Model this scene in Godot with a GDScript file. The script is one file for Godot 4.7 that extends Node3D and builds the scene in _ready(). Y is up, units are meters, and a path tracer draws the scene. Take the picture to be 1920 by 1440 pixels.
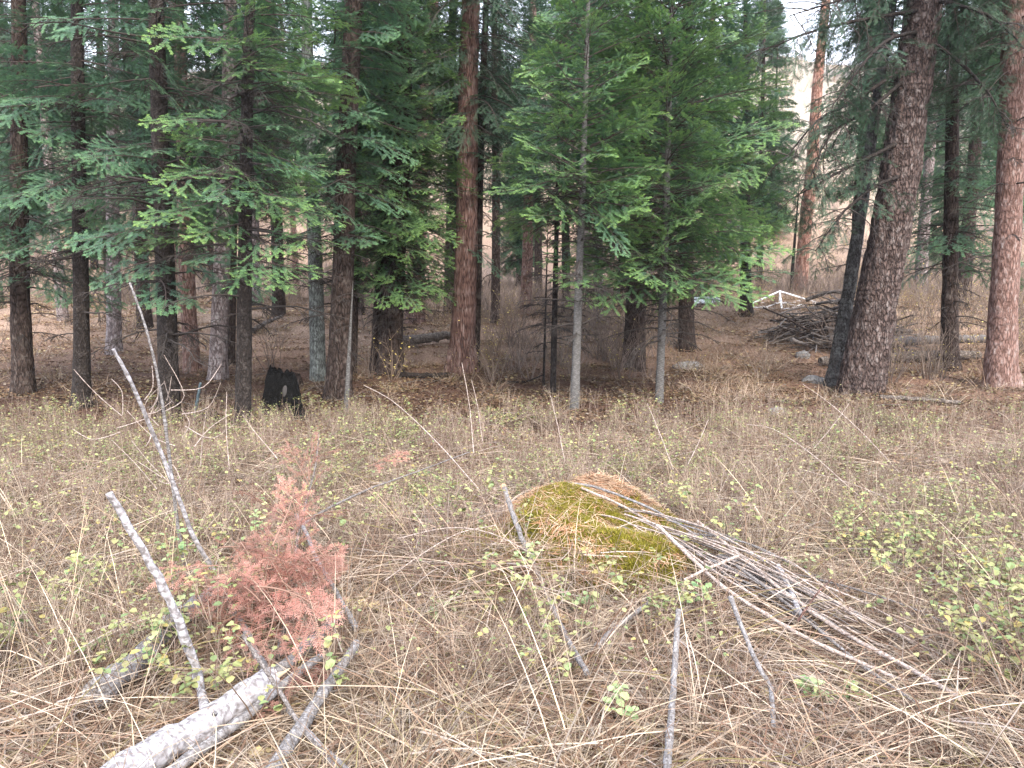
extends Node3D
# A clearing at the edge of a conifer wood in autumn: dry grass, fallen branches, a mossy mound, firs and pines.

var M := {}
var used := {}
var live := {}      # palette -> length class -> [meshes]
var dead := []      # bare dead branch meshes
var far_live := []
var LEN := [0.65, 1.0, 1.45, 1.95]

# ---------------------------------------------------------------- terrain
func ss(a: float, b: float, x: float) -> float:
	var t := clampf((x - a) / (b - a), 0.0, 1.0)
	return t * t * (3.0 - 2.0 * t)

func sp(x: float, k: float) -> float:
	return log(1.0 + exp(minf(40.0, x / k))) * k

func ht(x: float, z: float) -> float:
	var d := -z
	var h := 0.05 * sin(1.3 * x + 0.7) * sin(1.1 * z + 0.4) + 0.025 * sin(3.1 * x + 2.0 * z) + 0.02 * sin(4.3 * z - 1.7 * x)
	h *= ss(-1.0, 2.0, d) * 0.999 + 0.001
	h += 1.1 * ss(12.0, 24.0, d) + 0.55 * ss(13.0, 23.0, d) * ss(2.0, 7.0, x) + 0.25 * ss(11.0, 20.0, d) * (ss(2.0, 8.0, -x))
	h += 0.13 * sp(d - 28.0, 2.0) + 0.40 * sp(d - 46.0, 3.0) - 0.5 * sp(d - 104.0, 5.0)
	h += ss(20.0, 60.0, d) * (1.3 * sin(0.11 * x + 1.0) * sin(0.07 * z) + 0.4 * sin(0.37 * x + 0.23 * z))
	return h

func on(x: float, z: float, up := 0.0) -> Vector3:
	return Vector3(x, ht(x, z) + up, z)

# ---------------------------------------------------------------- mesh building
class MB:
	var v := PackedVector3Array()
	var n := PackedVector3Array()
	var c := PackedColorArray()
	var flat := true
	func tri(a: Vector3, b: Vector3, d: Vector3, col: Color) -> void:
		v.push_back(a); v.push_back(b); v.push_back(d)
		c.push_back(col); c.push_back(col); c.push_back(col)
	func quad(a: Vector3, b: Vector3, d: Vector3, e: Vector3, col: Color) -> void:
		tri(a, b, d, col); tri(a, d, e, col)
	func box(at: Transform3D, s: Vector3, col: Color) -> void:
		var p := []
		for k in 8:
			p.append(at * Vector3(s.x * (0.5 if k & 1 else -0.5), s.y * (0.5 if k & 2 else -0.5), s.z * (0.5 if k & 4 else -0.5)))
		for q in [[0, 2, 3, 1], [4, 5, 7, 6], [0, 4, 6, 2], [1, 3, 7, 5], [2, 6, 7, 3], [0, 1, 5, 4]]:
			quad(p[q[0]], p[q[1]], p[q[2]], p[q[3]], col)
	# smooth swept tube with its own normals
	func tube(pts: Array, radii: Array, seg: int, col: Color, col2 = null, cap := true) -> void:
		flat = false
		var rings := []
		var u := Vector3.UP
		var last: int = pts.size() - 1
		for i in pts.size():
			var t: Vector3 = (pts[mini(i + 1, last)] - pts[maxi(i - 1, 0)]).normalized()
			if i == 0:
				u = t.cross(Vector3(0.31, 0.2, 0.93)).normalized()
			u = (u - t * t.dot(u)).normalized()
			var w := t.cross(u)
			var ring := []
			for k in seg:
				var a := TAU * k / seg
				ring.append(u * cos(a) + w * sin(a))
			rings.append(ring)
		for i in last:
			var ca: Color = col if col2 == null else col.lerp(col2, float(i) / last)
			var r0: float = radii[i]
			var r1: float = radii[i + 1]
			for k in seg:
				var k2 := (k + 1) % seg
				var a: Vector3 = rings[i][k]; var b: Vector3 = rings[i][k2]; var d: Vector3 = rings[i + 1][k2]; var e: Vector3 = rings[i + 1][k]
				for q in [[pts[i], a, r0], [pts[i + 1], d, r1], [pts[i], b, r0], [pts[i], a, r0], [pts[i + 1], e, r1], [pts[i + 1], d, r1]]:
					v.push_back(q[0] + q[1] * q[2]); n.push_back(q[1]); c.push_back(ca)
		if cap:
			for i in [0, last]:
				var t: Vector3 = (pts[1] - pts[0]).normalized() * -1.0 if i == 0 else (pts[last] - pts[last - 1]).normalized()
				for k in seg:
					var a: Vector3 = pts[i] + rings[i][k] * radii[i]
					var b: Vector3 = pts[i] + rings[i][(k + 1) % seg] * radii[i]
					v.push_back(pts[i]); v.push_back(a if i == 0 else b); v.push_back(b if i == 0 else a)
					for q in 3:
						n.push_back(t); c.push_back(col if i == 0 else (col if col2 == null else col2))
	func add_to(m: ArrayMesh, mat: Material) -> ArrayMesh:
		if v.is_empty():
			return m
		var a := []
		a.resize(Mesh.ARRAY_MAX)
		a[Mesh.ARRAY_VERTEX] = v
		a[Mesh.ARRAY_COLOR] = c
		if not flat:
			a[Mesh.ARRAY_NORMAL] = n
		m.add_surface_from_arrays(Mesh.PRIMITIVE_TRIANGLES, a)
		m.surface_set_material(m.get_surface_count() - 1, mat)
		return m
	func mesh(mat: Material) -> ArrayMesh:
		return add_to(ArrayMesh.new(), mat)

func rng(s: int) -> RandomNumberGenerator:
	var r := RandomNumberGenerator.new()
	r.seed = 7919 * s + 13
	return r

func spline(p: Array, each: int) -> Array:
	var out := []
	for i in p.size() - 1:
		var a: Vector3 = p[maxi(i - 1, 0)]
		var d: Vector3 = p[mini(i + 2, p.size() - 1)]
		for k in each:
			out.append((p[i] as Vector3).cubic_interpolate(p[i + 1], a, d, float(k) / each))
	out.append(p[p.size() - 1])
	return out

# ---------------------------------------------------------------- nodes
func numbered(called: String) -> String:
	if not used.has(called):
		used[called] = 0
		return called
	used[called] += 1
	return "%s_%03d" % [called, used[called]]

func tag(o: Node3D, label: String, category: String, group := "", kind := "") -> Node3D:
	o.set_meta("label", label)
	o.set_meta("category", category)
	if group:
		o.set_meta("group", group)
	if kind:
		o.set_meta("kind", kind)
	return o

func thing(called: String, label: String, category: String, at := Vector3.ZERO, group := "") -> Node3D:
	var o := Node3D.new()
	o.name = numbered(called)
	o.position = at
	add_child(o)
	return tag(o, label, category, group)

func part(parent: Node3D, called: String, m: Mesh, tf := Transform3D()) -> MeshInstance3D:
	var o := MeshInstance3D.new()
	o.name = called
	o.mesh = m
	o.transform = tf
	var k := 0
	while parent.has_node(NodePath(o.name)):
		var key := "%d/%s" % [parent.get_instance_id(), called]
		k = used.get(key, 0) + 1
		used[key] = k
		o.name = "%s_%03d" % [called, k]
	parent.add_child(o, true)
	return o

func copies(called: String, m: Mesh, tfs: Array, cols: Array, parent: Node3D) -> MultiMeshInstance3D:
	var mm := MultiMesh.new()
	mm.transform_format = MultiMesh.TRANSFORM_3D
	mm.use_colors = cols.size() > 0
	mm.mesh = m
	mm.instance_count = tfs.size()
	for i in tfs.size():
		mm.set_instance_transform(i, tfs[i])
		if cols.size():
			mm.set_instance_color(i, cols[i])
	var o := MultiMeshInstance3D.new()
	o.multimesh = mm
	o.name = called
	o.set_meta("kind", "stuff")
	parent.add_child(o, true)
	return o

# ---------------------------------------------------------------- materials
func lin(r: float, g: float, b: float) -> Color:
	return Color(r, g, b)

func veg(rough: float, through: float) -> StandardMaterial3D:
	var m := StandardMaterial3D.new()
	m.vertex_color_use_as_albedo = true
	m.albedo_color = Color.WHITE
	m.roughness = rough
	m.metallic_specular = 0.35
	if through > 0.0:
		m.backlight_enabled = true
		m.backlight = Color(through, through, through)
	return m

# bark from two seamless noises: plates parted by furrows, with blotches of a third colour (linear colours)
func bark(s: int, furrow: Color, plate: Color, blotch: Color, scale: Vector3, relief: float, share := 0.5, cell := 0.035, vary := true) -> StandardMaterial3D:
	var n1 := FastNoiseLite.new()
	n1.seed = s
	n1.noise_type = FastNoiseLite.TYPE_CELLULAR
	n1.cellular_return_type = FastNoiseLite.RETURN_DISTANCE2_SUB
	n1.frequency = cell
	n1.fractal_type = FastNoiseLite.FRACTAL_FBM
	n1.fractal_octaves = 3
	n1.fractal_gain = 0.45
	n1.domain_warp_enabled = true
	n1.domain_warp_amplitude = 18.0
	n1.domain_warp_frequency = 0.02
	var n2 := FastNoiseLite.new()
	n2.seed = s + 5
	n2.noise_type = FastNoiseLite.TYPE_SIMPLEX_SMOOTH
	n2.frequency = 0.016
	n2.fractal_octaves = 5
	n2.fractal_gain = 0.62
	var w := 384
	var a := n1.get_seamless_image(w, w)
	var b := n2.get_seamless_image(w, w)
	var col := Image.create(w, w, false, Image.FORMAT_RGB8)
	var hi := Image.create(w, w, false, Image.FORMAT_L8)
	for y in w:
		for x in w:
			var e := a.get_pixel(x, y).r
			var k := b.get_pixel(x, y).r
			var p := ss(0.05, 0.5, e + (k - 0.5) * 0.35)
			var c := furrow.lerp(plate, p).lerp(blotch, ss(0.75 - share * 0.5, 1.0 - share * 0.4, k) * (0.3 + 0.7 * p))
			c = c * (0.8 + 0.4 * k)
			c.a = 1.0
			col.set_pixel(x, y, c.linear_to_srgb())
			hi.set_pixel(x, y, Color(p * 0.8 + k * 0.2, 0, 0))
	var m := StandardMaterial3D.new()
	m.albedo_texture = ImageTexture.create_from_image(col)
	m.roughness = 0.92
	m.metallic_specular = 0.3
	m.heightmap_enabled = true
	m.heightmap_texture = ImageTexture.create_from_image(hi)
	m.heightmap_scale = relief
	m.uv1_triplanar = true
	m.uv1_world_triplanar = vary
	m.uv1_scale = scale
	return m

func plain(c: Color, rough: float, metal := 0.0) -> StandardMaterial3D:
	var m := StandardMaterial3D.new()
	m.albedo_color = c.linear_to_srgb()
	m.roughness = rough
	m.metallic = metal
	return m

func materials() -> void:
	M.needle = veg(0.55, 0.7)
	M.leaf = veg(0.6, 0.6)
	M.straw = veg(0.75, 0.35)
	M.twig = veg(0.9, 0.0)
	M.litter = veg(0.9, 0.0)
	for k in [M.leaf, M.straw]:
		k.albedo_color = Color(0.81, 0.81, 0.81).linear_to_srgb()
	M.fir_dark = bark(3, lin(0.014, 0.011, 0.010), lin(0.038, 0.030, 0.026), lin(0.075, 0.066, 0.06), Vector3(2.6, 1.5, 2.6), 1.6, 0.25)
	M.fir_brown = bark(9, lin(0.016, 0.011, 0.009), lin(0.060, 0.042, 0.035), lin(0.105, 0.088, 0.078), Vector3(1.8, 0.6, 1.8), 2.5, 0.3)
	M.grey_pine = bark(17, lin(0.07, 0.052, 0.048), lin(0.24, 0.19, 0.18), lin(0.30, 0.27, 0.26), Vector3(1.9, 0.7, 1.9), 2.0, 0.45)
	M.pink_pine = bark(23, lin(0.08, 0.045, 0.035), lin(0.24, 0.145, 0.12), lin(0.27, 0.22, 0.20), Vector3(1.8, 0.55, 1.8), 2.0, 0.4)
	M.red = bark(31, lin(0.04, 0.022, 0.018), lin(0.155, 0.088, 0.072), lin(0.20, 0.15, 0.135), Vector3(2.2, 0.35, 2.2), 2.6, 0.35)
	M.orange = bark(37, lin(0.13, 0.06, 0.042), lin(0.42, 0.22, 0.16), lin(0.50, 0.34, 0.27), Vector3(1.5, 0.4, 1.5), 2.0, 0.4)
	M.lichen = bark(41, lin(0.06, 0.06, 0.055), lin(0.20, 0.21, 0.19), lin(0.27, 0.29, 0.265), Vector3(2.6, 0.9, 2.6), 1.8, 0.5)
	M.big = bark(47, lin(0.022, 0.015, 0.013), lin(0.115, 0.080, 0.070), lin(0.17, 0.145, 0.135), Vector3(1.5, 0.6, 1.5), 5.0, 0.4, 0.04)
	M.big_grey = bark(53, lin(0.035, 0.03, 0.028), lin(0.13, 0.12, 0.11), lin(0.18, 0.18, 0.165), Vector3(1.6, 0.8, 1.6), 3.5, 0.5, 0.05)
	M.sapling = bark(59, lin(0.10, 0.095, 0.09), lin(0.105, 0.095, 0.088), lin(0.19, 0.185, 0.18), Vector3(3.0, 7.0, 3.0), 0.8, 0.6)
	M.white = bark(61, lin(0.12, 0.105, 0.10), lin(0.335, 0.315, 0.325), lin(0.39, 0.375, 0.39), Vector3(4.0, 4.0, 4.0), 0.3, 0.7, 0.02)
	M.pale = bark(67, lin(0.10, 0.088, 0.083), lin(0.20, 0.185, 0.18), lin(0.275, 0.262, 0.262), Vector3(5, 5, 5), 0.4, 0.5)
	M.cane = bark(71, lin(0.15, 0.11, 0.09), lin(0.40, 0.325, 0.28), lin(0.46, 0.39, 0.355), Vector3(7, 7, 7), 0.25, 0.5, 0.02)
	M.grey_stick = bark(73, lin(0.07, 0.058, 0.052), lin(0.22, 0.195, 0.183), lin(0.29, 0.265, 0.255), Vector3(9, 9, 9), 0.4, 0.5)
	M.char = bark(79, lin(0.002, 0.002, 0.002), lin(0.010, 0.009, 0.008), lin(0.022, 0.020, 0.018), Vector3(3.5, 1.6, 3.5), 4.0, 0.2, 0.06)
	M.log = bark(83, lin(0.05, 0.04, 0.034), lin(0.17, 0.14, 0.12), lin(0.24, 0.21, 0.19), Vector3(2, 2, 2), 1.5, 0.4)
	M.rock = bark(89, lin(0.10, 0.095, 0.09), lin(0.24, 0.225, 0.215), lin(0.32, 0.30, 0.28), Vector3(2, 2, 2), 1.0, 0.4, 0.02)
	M.wood_end = plain(lin(0.52, 0.33, 0.17), 0.8)
	M.bare_wood = plain(lin(0.045, 0.040, 0.037), 0.95)
	M.bare_pale = plain(lin(0.36, 0.27, 0.18), 0.9)
	M.grey_wood = plain(lin(0.42, 0.39, 0.36), 0.85)
	M.pvc = plain(lin(0.78, 0.78, 0.80), 0.35)
	M.joint = plain(lin(0.30, 0.30, 0.31), 0.5)
	M.tin = bark(91, lin(0.35, 0.37, 0.38), lin(0.50, 0.52, 0.53), lin(0.56, 0.58, 0.60), Vector3(2, 2, 2), 0.05, 0.5, 0.01)
	M.boards = bark(93, lin(0.03, 0.024, 0.02), lin(0.09, 0.07, 0.06), lin(0.13, 0.11, 0.10), Vector3(4, 0.6, 4), 0.6, 0.4)
	M.post = bark(97, lin(0.05, 0.07, 0.08), lin(0.10, 0.14, 0.155), lin(0.16, 0.19, 0.20), Vector3(5, 2, 5), 0.4, 0.5)
	M.mound = veg(0.95, 0.0)

func ground_material() -> StandardMaterial3D:
	var fine := FastNoiseLite.new()
	fine.seed = 4
	fine.frequency = 0.05
	fine.fractal_octaves = 5
	fine.fractal_gain = 0.7
	var ramp := Gradient.new()
	ramp.offsets = PackedFloat32Array([0.0, 0.35, 0.5, 0.62, 0.75, 1.0])
	ramp.colors = PackedColorArray([lin(0.143, 0.091, 0.074).linear_to_srgb(), lin(0.328, 0.200, 0.154).linear_to_srgb(), lin(0.484, 0.299, 0.228).linear_to_srgb(), lin(0.655, 0.427, 0.299).linear_to_srgb(), lin(0.826, 0.598, 0.427).linear_to_srgb(), lin(0.941, 0.769, 0.484).linear_to_srgb()])
	var t := NoiseTexture2D.new()
	t.width = 1024
	t.height = 1024
	t.seamless = true
	t.noise = fine
	t.color_ramp = ramp
	var hgt := NoiseTexture2D.new()
	hgt.width = 1024
	hgt.height = 1024
	hgt.seamless = true
	hgt.noise = fine
	var m := StandardMaterial3D.new()
	m.albedo_texture = t
	m.vertex_color_use_as_albedo = true
	m.roughness = 0.95
	m.metallic_specular = 0.2
	m.heightmap_enabled = true
	m.heightmap_texture = hgt
	m.heightmap_scale = 3.0
	m.uv1_triplanar = true
	m.uv1_world_triplanar = true
	m.uv1_scale = Vector3(0.33, 0.33, 0.33)
	return m

func make_ground() -> void:
	var xs := []
	var zs := []
	var x := -190.0
	while x < 190.0:
		xs.append(x)
		x += 0.16 if absf(x + 0.08) < 9.0 else (0.5 if absf(x) < 20.0 else (2.0 if absf(x) < 70.0 else 8.0))
	var z := 60.0
	while z > -220.0:
		zs.append(z)
		z -= 8.0 if z > 8.0 else (0.16 if z < 2.0 and z > -17.0 else (0.4 if z > -36.0 else (1.2 if z > -110.0 else 8.0)))
	zs.reverse()
	var n := FastNoiseLite.new()
	n.seed = 21
	n.frequency = 0.06
	n.fractal_octaves = 4
	var v := PackedVector3Array()
	var c := PackedColorArray()
	var nn := PackedVector3Array()
	var idx := PackedInt32Array()
	for j in zs.size():
		for i in xs.size():
			var px: float = xs[i]
			var pz: float = zs[j]
			var y := ht(px, pz)
			v.push_back(Vector3(px, y, pz))
			nn.push_back(Vector3(ht(px - 0.05, pz) - ht(px + 0.05, pz), 0.1, ht(px, pz - 0.05) - ht(px, pz + 0.05)).normalized())
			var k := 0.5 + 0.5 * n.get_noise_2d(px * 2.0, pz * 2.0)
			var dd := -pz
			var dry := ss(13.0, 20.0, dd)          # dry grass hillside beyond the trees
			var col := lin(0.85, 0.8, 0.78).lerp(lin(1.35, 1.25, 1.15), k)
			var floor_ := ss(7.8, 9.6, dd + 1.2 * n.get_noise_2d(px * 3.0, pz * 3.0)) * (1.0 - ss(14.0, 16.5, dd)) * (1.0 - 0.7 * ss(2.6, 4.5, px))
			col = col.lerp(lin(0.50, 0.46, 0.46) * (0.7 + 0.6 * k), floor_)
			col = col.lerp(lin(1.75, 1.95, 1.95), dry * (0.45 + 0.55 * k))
			col = col * lerpf(0.36, 1.0, ss(6.0, 9.0, dd))  # contact shade beneath the foreground grass, painted into the ground colour
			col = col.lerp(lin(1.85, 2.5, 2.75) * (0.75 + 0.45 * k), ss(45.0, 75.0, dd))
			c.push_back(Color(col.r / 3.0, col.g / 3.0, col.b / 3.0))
	for j in zs.size() - 1:
		for i in xs.size() - 1:
			var a := j * xs.size() + i
			var b := a + xs.size()
			for q in [a, a + 1, b + 1, a, b + 1, b]:
				idx.push_back(q)
	var arr := []
	arr.resize(Mesh.ARRAY_MAX)
	arr[Mesh.ARRAY_VERTEX] = v
	arr[Mesh.ARRAY_NORMAL] = nn
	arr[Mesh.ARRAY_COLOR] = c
	arr[Mesh.ARRAY_INDEX] = idx
	var m := ArrayMesh.new()
	m.add_surface_from_arrays(Mesh.PRIMITIVE_TRIANGLES, arr)
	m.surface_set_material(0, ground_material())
	var o := MeshInstance3D.new()
	o.name = "ground"
	o.mesh = m
	o.set_meta("kind", "structure")
	tag(o, "forest floor and hillside of brown litter and dry grass", "ground")
	add_child(o)

# ---------------------------------------------------------------- conifer branches
func needles(nb: MB, r: RandomNumberGenerator, a: Vector3, b: Vector3, nl: float, nw: float, step: float, ca: Color, cb: Color, spread := 0.35) -> void:
	var d := b - a
	var l := d.length()
	if l < 0.005:
		return
	d /= l
	var side := d.cross(Vector3.UP).normalized()
	var up := side.cross(d)
	var s := 0.0
	var flip := 1.0
	while s < l:
		var k := s / l
		var p := a + d * s
		flip = -flip
		var col := ca.lerp(cb, k * k) * r.randf_range(0.8, 1.2)
		var q := (d * r.randf_range(0.35, 0.75) + side * flip * r.randf_range(0.65, 1.0) + up * r.randf_range(-0.25, spread)).normalized()
		var len := nl * r.randf_range(0.75, 1.1) * (1.0 - 0.35 * k)
		var e := p + q * len
		nb.quad(p - d * nw * 0.4, e - d * nw * 0.4, e + d * nw * 0.25, p + d * nw * 0.4, col)
		s += step * 0.5 * r.randf_range(0.8, 1.25)
	# the end of the shoot
	nb.tri(b - side * nw * 0.5, b + d * nl * 0.8, b + side * nw * 0.5, cb)

# a flat fir spray along +X
func fir_branch(L: float, s: int, inner: Color, tip: Color, wood: Color, nl: float, nw: float, step: float, gap: float, bare := 0.22, sag := 0.30, vy0 := -0.38, vy1 := 0.10) -> ArrayMesh:
	var r := rng(s)
	var wb := MB.new()
	var nb := MB.new()
	var axis := []
	var rad := []
	var bend := r.randf_range(-0.08, 0.08)
	for i in 9:
		var t := i / 8.0
		axis.append(Vector3(L * t, L * (0.16 * t - sag * t * t + 0.09 * t * t * t), L * bend * sin(t * 3.0)))
		rad.append((0.0055 * L + 0.002) * (1.0 - t) + 0.0016)
	wb.tube(axis, rad, 5, wood, null, false)
	var along := func(t: float) -> Vector3:
		var k := clampf(t, 0.0, 0.999) * 8.0
		return (axis[int(k)] as Vector3).lerp(axis[int(k) + 1], k - int(k))
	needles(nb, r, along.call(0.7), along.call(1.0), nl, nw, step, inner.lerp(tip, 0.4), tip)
	var d := L * 0.10
	var flip := 1.0 if r.randf() < 0.5 else -1.0
	while d < L * 0.97:
		var t := d / L
		flip = -flip
		var p: Vector3 = along.call(t)
		var tan: Vector3 = (along.call(t + 0.05) - p).normalized()
		var side := tan.cross(Vector3.UP).normalized() * flip
		var ang := deg_to_rad(lerpf(62.0, 40.0, t) + r.randf_range(-8.0, 8.0))
		var dir := (tan * cos(ang) + side * sin(ang) + Vector3.UP * r.randf_range(vy0, vy1)).normalized()
		var l := minf((L - d) * 0.62 + 0.06, d * 0.8 + 0.12) * r.randf_range(0.7, 1.12)
		if t > bare * 0.6 or r.randf() < 0.6:
			var m1 := p + dir * l * 0.5 + tan * l * 0.04
			var e := p + (dir * 0.95 + tan * 0.22).normalized() * l + Vector3.DOWN * l * r.randf_range(0.0, 0.16)
			wb.tube([p, m1, e], [0.004, 0.003, 0.0015], 3, wood, null, false)
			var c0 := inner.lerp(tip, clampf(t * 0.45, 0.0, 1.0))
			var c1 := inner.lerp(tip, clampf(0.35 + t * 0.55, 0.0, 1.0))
			if t > bare:
				needles(nb, r, p.lerp(m1, 0.25), m1, nl, nw, step, inner, c0)
			needles(nb, r, m1, e, nl, nw, step, c0, c1)
			var u := 0.28 + r.randf() * 0.06
			var f2 := 1.0
			while u < 0.93:
				f2 = -f2
				var sp2 := p.lerp(m1, u * 2.0) if u < 0.5 else m1.lerp(e, u * 2.0 - 1.0)
				var s2 := dir.cross(Vector3.UP).normalized() * f2
				var l2 := (l * (1.0 - u) * 0.68 + 0.045) * r.randf_range(0.7, 1.15)
				var e2 := sp2 + (dir * 0.72 + s2 * 0.68 + Vector3.UP * r.randf_range(-0.2, 0.08)).normalized() * l2
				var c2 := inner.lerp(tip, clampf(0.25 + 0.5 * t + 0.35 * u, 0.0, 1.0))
				needles(nb, r, sp2, e2, nl, nw, step, c0, c2)
				u += (gap / maxf(l, 0.08)) * r.randf_range(0.8, 1.2)
		d += gap * r.randf_range(0.8, 1.2)
	var m := ArrayMesh.new()
	wb.add_to(m, M.twig)
	nb.add_to(m, M.needle)
	return m

# a bare dead branch along +X: a thin forking twig
func dead_branch(L: float, s: int, wood: Color) -> ArrayMesh:
	var r := rng(s)
	var wb := MB.new()
	var axis := []
	var rad := []
	var y := 0.0
	var zz := 0.0
	for i in 7:
		var t := i / 6.0
		axis.append(Vector3(L * t, y, zz))
		y += L * (0.03 - 0.09 * t) + r.randf_range(-0.02, 0.02) * L
		zz += r.randf_range(-0.04, 0.04) * L
		rad.append(0.010 * L * (1.0 - t) + 0.0035)
	wb.tube(axis, rad, 4, wood, null, false)
	for k in int(7 + L * 8):
		var t := r.randf_range(0.15, 0.95)
		var i := int(t * 6.0)
		var p: Vector3 = (axis[i] as Vector3).lerp(axis[i + 1], t * 6.0 - i)
		var f := 1.0 if r.randf() < 0.5 else -1.0
		var dir := Vector3(r.randf_range(0.4, 0.9), r.randf_range(-0.7, 0.15), f * r.randf_range(0.4, 0.9)).normalized()
		var l := L * (1.0 - t * 0.7) * r.randf_range(0.15, 0.42)
		var m1 := p + dir * l * 0.5
		var e := p + (dir + Vector3(0.25, -0.25, 0)).normalized() * l
		wb.tube([p, m1, e], [0.0045, 0.0034, 0.002], 3, wood, null, false)
		for q in 2:
			var b := p.lerp(e, r.randf_range(0.3, 0.8))
			wb.tube([b, b + (dir + Vector3(r.randf_range(-0.6, 0.6), r.randf_range(-0.7, 0.2), r.randf_range(-0.6, 0.6))).normalized() * l * 0.45], [0.003, 0.0018], 3, wood, null, false)
	return wb.mesh(M.twig)

func make_branches() -> void:
	var wood := lin(0.06, 0.047, 0.04)
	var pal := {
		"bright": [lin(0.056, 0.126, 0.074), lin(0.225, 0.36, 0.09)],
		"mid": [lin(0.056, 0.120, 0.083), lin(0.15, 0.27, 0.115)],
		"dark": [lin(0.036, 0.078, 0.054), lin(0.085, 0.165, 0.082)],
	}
	var s := 100
	for p in pal:
		live[p] = []
		for L in LEN:
			var set := []
			for k in 4:
				s += 1
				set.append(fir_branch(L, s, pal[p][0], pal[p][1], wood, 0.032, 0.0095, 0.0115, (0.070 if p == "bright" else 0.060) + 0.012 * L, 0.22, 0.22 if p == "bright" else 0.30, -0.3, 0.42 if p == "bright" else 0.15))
			live[p].append(set)
	# drooping, thinner foliage for the old pines and firs behind
	live["hang"] = []
	for L in LEN:
		var set := []
		for k in 3:
			s += 1
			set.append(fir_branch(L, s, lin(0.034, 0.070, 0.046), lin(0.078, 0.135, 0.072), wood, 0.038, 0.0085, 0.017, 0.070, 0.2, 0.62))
		live["hang"].append(set)
	for k in 5:
		s += 1
		far_live.append(fir_branch(1.6, s, lin(0.042, 0.088, 0.050), lin(0.10, 0.18, 0.072), wood, 0.095, 0.032, 0.050, 0.10, 0.08, 0.42))
	for L in [0.5, 0.9, 1.3, 1.7]:
		var set := []
		for k in 3:
			s += 1
			set.append(dead_branch(L, s, lin(0.045, 0.036, 0.032)))
		dead.append(set)

func pick(sets: Array, L: float, r: RandomNumberGenerator, lens: Array) -> Array:
	var best := 0
	for i in lens.size():
		if absf(lens[i] - L) < absf(lens[best] - L):
			best = i
	var set: Array = sets[best]
	return [set[r.randi() % set.size()], L / lens[best]]

func aim(dir: Vector3, roll: float, scale: float, at: Vector3) -> Transform3D:
	var x := dir.normalized()
	var z := x.cross(Vector3.UP).normalized()
	var y := z.cross(x)
	var b := Basis(x, y, z)
	return Transform3D((Basis(x, roll) * b).scaled(Vector3.ONE * scale), at)

# ---------------------------------------------------------------- trees
func trunk_mesh(H: float, r0: float, lean: float, mat: Material, s: int, flare := 0.5, seg := 14, rough := 0.06, rings := 0.0) -> ArrayMesh:
	var n := FastNoiseLite.new()
	n.seed = s
	n.frequency = 1.0
	n.fractal_octaves = 3
	var ys := []
	var y := -0.3
	while y < H:
		ys.append(y)
		y += 0.07 if y < 0.6 else (0.12 if y < 7.0 else 0.6)
	ys.append(H)
	var v := PackedVector3Array()
	var idx := PackedInt32Array()
	for j in ys.size():
		var h: float = ys[j]
		var taper := pow(maxf(0.0, 1.0 - maxf(h, 0.0) / H), 0.7)
		var off := Vector3(lean * h + 0.03 * sin(h * 0.9 + s) * r0 / 0.15 * 0.5, h, 0.02 * sin(h * 0.7 + s * 2.0))
		for k in seg:
			var a := TAU * k / seg
			var rr := r0 * taper
			var fl := exp(-maxf(h, 0.0) / (r0 * 1.6 + 0.04)) * flare
			var lobes := 0.6 + 0.5 * n.get_noise_2d(cos(a) * 1.1 + 3.0, sin(a) * 1.1) + 0.25 * sin(a * 5.0 + s)
			rr *= 1.0 + fl * lobes
			rr *= 1.0 + rough * (n.get_noise_3d(cos(a) * 3.0, h * 1.4, sin(a) * 3.0) * 1.3 + n.get_noise_3d(cos(a) * 9.0, h * 3.5, sin(a) * 9.0))
			if rings > 0.0:
				rr *= 1.0 + rings * pow(absf(sin(h * 15.0 + n.get_noise_1d(h * 3.0) * 4.0)), 8.0)
			v.push_back(off + Vector3(cos(a), 0, sin(a)) * maxf(rr, 0.004))
	for j in ys.size() - 1:
		for k in seg:
			var a := j * seg + k
			var b := j * seg + (k + 1) % seg
			for q in [a, b, b + seg, a, b + seg, a + seg]:
				idx.push_back(q)
	var st := SurfaceTool.new()
	var arr := []
	arr.resize(Mesh.ARRAY_MAX)
	arr[Mesh.ARRAY_VERTEX] = v
	arr[Mesh.ARRAY_INDEX] = idx
	st.create_from_arrays(arr)
	st.generate_normals()
	var m := st.commit()
	m.surface_set_material(0, mat)
	return m

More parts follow.
